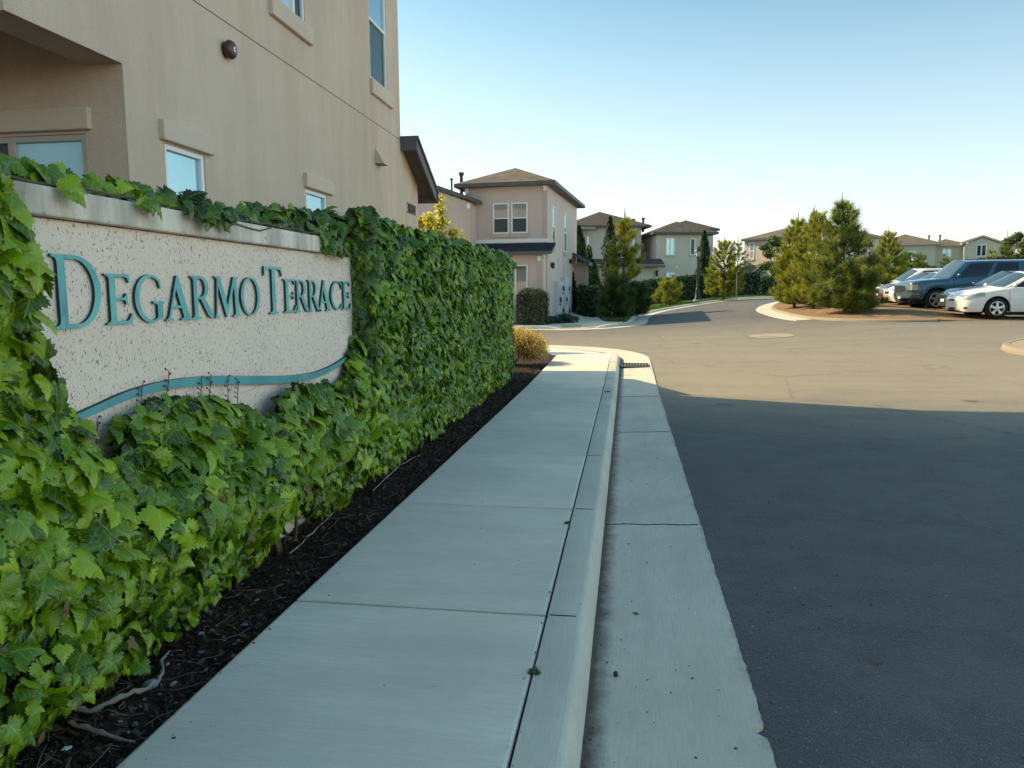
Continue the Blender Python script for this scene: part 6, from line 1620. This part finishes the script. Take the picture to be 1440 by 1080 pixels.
SED = [(0, 0.5, 0.27, 0.59, 0.63), (0.03, 0.64, 0.23, 0.63, 0.68), (0.08, 0.76, 0.21, 0.66, 0.72), (0.18, 0.87, 0.2, 0.71, 0.78), (0.35, 0.945, 0.2, 0.8, 0.89), (0.7, 0.985, 0.2, 0.87, 0.96), (1.1, 1.0, 0.2, 0.93, 1.025), (1.5, 1.0, 0.2, 0.96, 1.04), (2.6, 1.0, 0.2, 0.985, 1.04), (3.6, 1.0, 0.21, 1.005, 1.06), (4.2, 0.97, 0.24, 1.01, 1.11), (4.6, 0.9, 0.28, 0.98, 1.1), (4.72, 0.8, 0.34, 0.91, 1.01), (4.75, 0.72, 0.4, 0.85, 0.94)]
SGR = (1.12, 2.0, 3.4, 4.3, 1.49, .62)
SUV = [(0, .62, .46, .94, 1.00), (.03, .74, .43, .98, 1.04), (.08, .83, .41, 1.02, 1.08), (.18, .91, .40, 1.06, 1.12), (.38, .965, .39, 1.10, 1.16), (.8, .99, .38, 1.15, 1.20), (1.35, 1.0, .36, 1.19, 1.24), (2.6, 1.0, .36, 1.21, 1.26), (4.4, 1.0, .38, 1.23, 1.26), (5.2, .98, .42, 1.24, 1.27), (5.5, .94, .46, 1.24, 1.27), (5.58, .88, .5, 1.2, 1.24)]
UGR = (1.38, 2.05, 5.15, 5.45, 1.92, .74)
VAN = [(0, .55, .32, .70, .78), (.04, .70, .29, .74, .83), (.12, .83, .27, .80, .89), (.3, .93, .26, .88, .98), (.8, .99, .25, .98, 1.08), (1.2, 1.0, .24, 1.03, 1.12), (3.0, 1.0, .24, 1.06, 1.12), (4.3, .98, .28, 1.08, 1.13), (4.6, .92, .34, 1.06, 1.1), (4.66, .86, .4, 1.0, 1.05)]
VGR = (.95, 1.85, 4.1, 4.5, 1.70, .66)
def front_x(px_, Y, W): return aty(px_, 430, Y+W*.22).x
GRP = 'cars parked in the row behind the island'
def put(label, cat_, px_, Y, body, kind, **k):
    L, W, prof, gr, wh, wr, kd = {'s': (4.75, 1.80, SED, SGR, (.98, 3.70), .33, 'sedan'), 'u': (5.58, 2.02, SUV, UGR, (1.0, 4.2), .40, 'suv'), 'v': (4.66, 1.86, VAN, VGR, (.90, 3.6), .35, 'van')}[kind]
    x = front_x(px_, Y, W); z = max(gz(x+1, Y), gz(x+1, Y-.7))
    return car(label, cat_, (x, Y, z+.0), R(k.pop('rz', 0)), body, L, W, prof, gr, wh, wr, GRP, kind=kd, **k)
YW = 26.4
put('white sedan parked nearest the camera at the right edge', 'car', 1331, YW, paint('white_paint', (.74, .74, .72)), 's', plate=False, grille=(.40, .56, .62))
put('dark blue sedan parked between the white sedan and the blue four wheel drive', 'car', 1319, YW+2.7, paint('navy_paint', (.022, .032, .055), .22, .3), 's')
wagon = put('large blue four wheel drive wagon with roof rails and chrome wheels', 'car', 1259, YW+5.6, paint('blue_paint', (.018, .100, .168), .28, .15), 'u', hl=(.76, .95, .30, .50), grille=(.80, .70, .94))
put('white sedan parked just left of the blue four wheel drive', 'car', 1242, YW+8.6, paint('white_paint_far', (.72, .72, .70)), 's')
put('dark maroon sedan parked between the two white vehicles at the far end', 'car', 1229, YW+11.4, paint('maroon_paint', (.10, .025, .022), .25, .2), 's')
put('white crossover parked farthest left, behind the island pine', 'car', 1226, YW+14.2, paint('white_paint_van', (.72, .72, .71)), 'v')
for y in (-.62, .62):
    mb = MB(); mb.tube([(2.5, y, 1.89), (2.6, y, 1.965), (4.9, y, 1.965), (5.0, y, 1.88)], .02, 6); mb.build('roof_rail', M['plastic'], wagon)
SKY_STR = .355; SKY_AIR = 1.1; SKY_DUST = 2.0; SKY_OZ = .8; SKY_TINT = (1.06, 1.0, .885, 1)
HZ = .65; HZ_COL = (2.15, 2.5, 2.95, 1)                                            # thin haze low over the roofs
SKY_DEEP = (.38, .55, .585, 1); EAST_FILL = 2.4
SUN_STR = 7.5; SUN_COL = (1.0, .77, .45)
# ---------------------------------------------------------------- sky, sun, camera
w = bpy.data.worlds.new('World'); scene.world = w; w.use_nodes = True
nt = w.node_tree; nt.nodes.clear()
sky = nt.nodes.new('ShaderNodeTexSky'); sky.sky_type = 'NISHITA'; sky.sun_disc = False
SUN_EL = R(41)
# light travels towards (+.942, -.335) over the ground
LD = Vector((.942*math.cos(SUN_EL), -.335*math.cos(SUN_EL), -math.sin(SUN_EL))).normalized()
to_sun = -LD
az = math.atan2(to_sun.x, to_sun.y)                                             # clockwise from +y
sky.sun_elevation = SUN_EL; sky.sun_rotation = az
sky.air_density = SKY_AIR; sky.dust_density = SKY_DUST; sky.ozone_density = SKY_OZ; sky.altitude = 50
bg = nt.nodes.new('ShaderNodeBackground'); bg.inputs[1].default_value = SKY_STR
hs = nt.nodes.new('ShaderNodeMix'); hs.data_type = 'RGBA'; hs.blend_type = 'MULTIPLY'; hs.inputs[0].default_value = 1; hs.inputs[7].default_value = SKY_TINT
out = nt.nodes.new('ShaderNodeOutputWorld')
tc = nt.nodes.new('ShaderNodeTexCoord'); sp = nt.nodes.new('ShaderNodeSeparateXYZ'); nt.links.new(tc.outputs['Generated'], sp.inputs[0])
rp = nt.nodes.new('ShaderNodeValToRGB'); nt.links.new(sp.outputs[2], rp.inputs[0]); rp.color_ramp.elements[0].position = .0; rp.color_ramp.elements[0].color = (HZ, HZ, HZ, 1); rp.color_ramp.elements[1].position = .45; rp.color_ramp.elements[1].color = (0, 0, 0, 1)
hz = nt.nodes.new('ShaderNodeMix'); hz.data_type = 'RGBA'; hz.inputs[7].default_value = HZ_COL; nt.links.new(rp.outputs[0], hz.inputs[0]); nt.links.new(sky.outputs[0], hz.inputs[6])
# deeper teal above the haze, unseen east (+x) sky boosted to fill shaded walls
r2 = nt.nodes.new('ShaderNodeValToRGB'); nt.links.new(sp.outputs[2], r2.inputs[0]); e = r2.color_ramp.elements; e[0].position = .06; e[0].color = (1, 1, 1, 1); e[1].position = .36; e[1].color = SKY_DEEP
m2 = nt.nodes.new('ShaderNodeMix'); m2.data_type = 'RGBA'; m2.blend_type = 'MULTIPLY'; m2.inputs[0].default_value = 1; nt.links.new(hz.outputs[2], m2.inputs[6]); nt.links.new(r2.outputs[0], m2.inputs[7])
r3 = nt.nodes.new('ShaderNodeValToRGB'); nt.links.new(sp.outputs[0], r3.inputs[0]); e = r3.color_ramp.elements; e[0].position = .5; e[0].color = (1, 1, 1, 1); e[1].position = .85; e[1].color = (EAST_FILL, EAST_FILL*.97, EAST_FILL*.90, 1)
m3 = nt.nodes.new('ShaderNodeMix'); m3.data_type = 'RGBA'; m3.blend_type = 'MULTIPLY'; m3.inputs[0].default_value = 1; nt.links.new(m2.outputs[2], m3.inputs[6]); nt.links.new(r3.outputs[0], m3.inputs[7])
nt.links.new(m3.outputs[2], hs.inputs[6]); nt.links.new(hs.outputs[2], bg.inputs[0]); nt.links.new(bg.outputs[0], out.inputs[0])
sun = bpy.data.lights.new('sun', 'SUN'); sun.energy = SUN_STR; sun.angle = R(.53); sun.color = SUN_COL
so = bpy.data.objects.new('sun', sun); COL.objects.link(so); so.rotation_euler = LD.to_track_quat('-Z', 'Y').to_euler(); so.location = (-30, 20, 30)
cam = bpy.data.cameras.new('camera'); cam.sensor_width = 36; cam.lens = FPX/1440*36; cam.clip_start = .05; cam.clip_end = 3000
co = bpy.data.objects.new('camera', cam); COL.objects.link(co)
rot = Matrix((_e1, _e2, -_fwd)).transposed()
co.matrix_world = Matrix.Translation((0, 0, CAMH)) @ rot.to_4x4()
scene.camera = co
scene.view_settings.view_transform = 'Standard'; scene.view_settings.look = 'None'; scene.view_settings.exposure = 0; scene.view_settings.gamma = 1
scene.render.engine = 'CYCLES'
scene.cycles.max_bounces = 8; scene.cycles.transparent_max_bounces = 6
scene.cycles.use_denoising = True
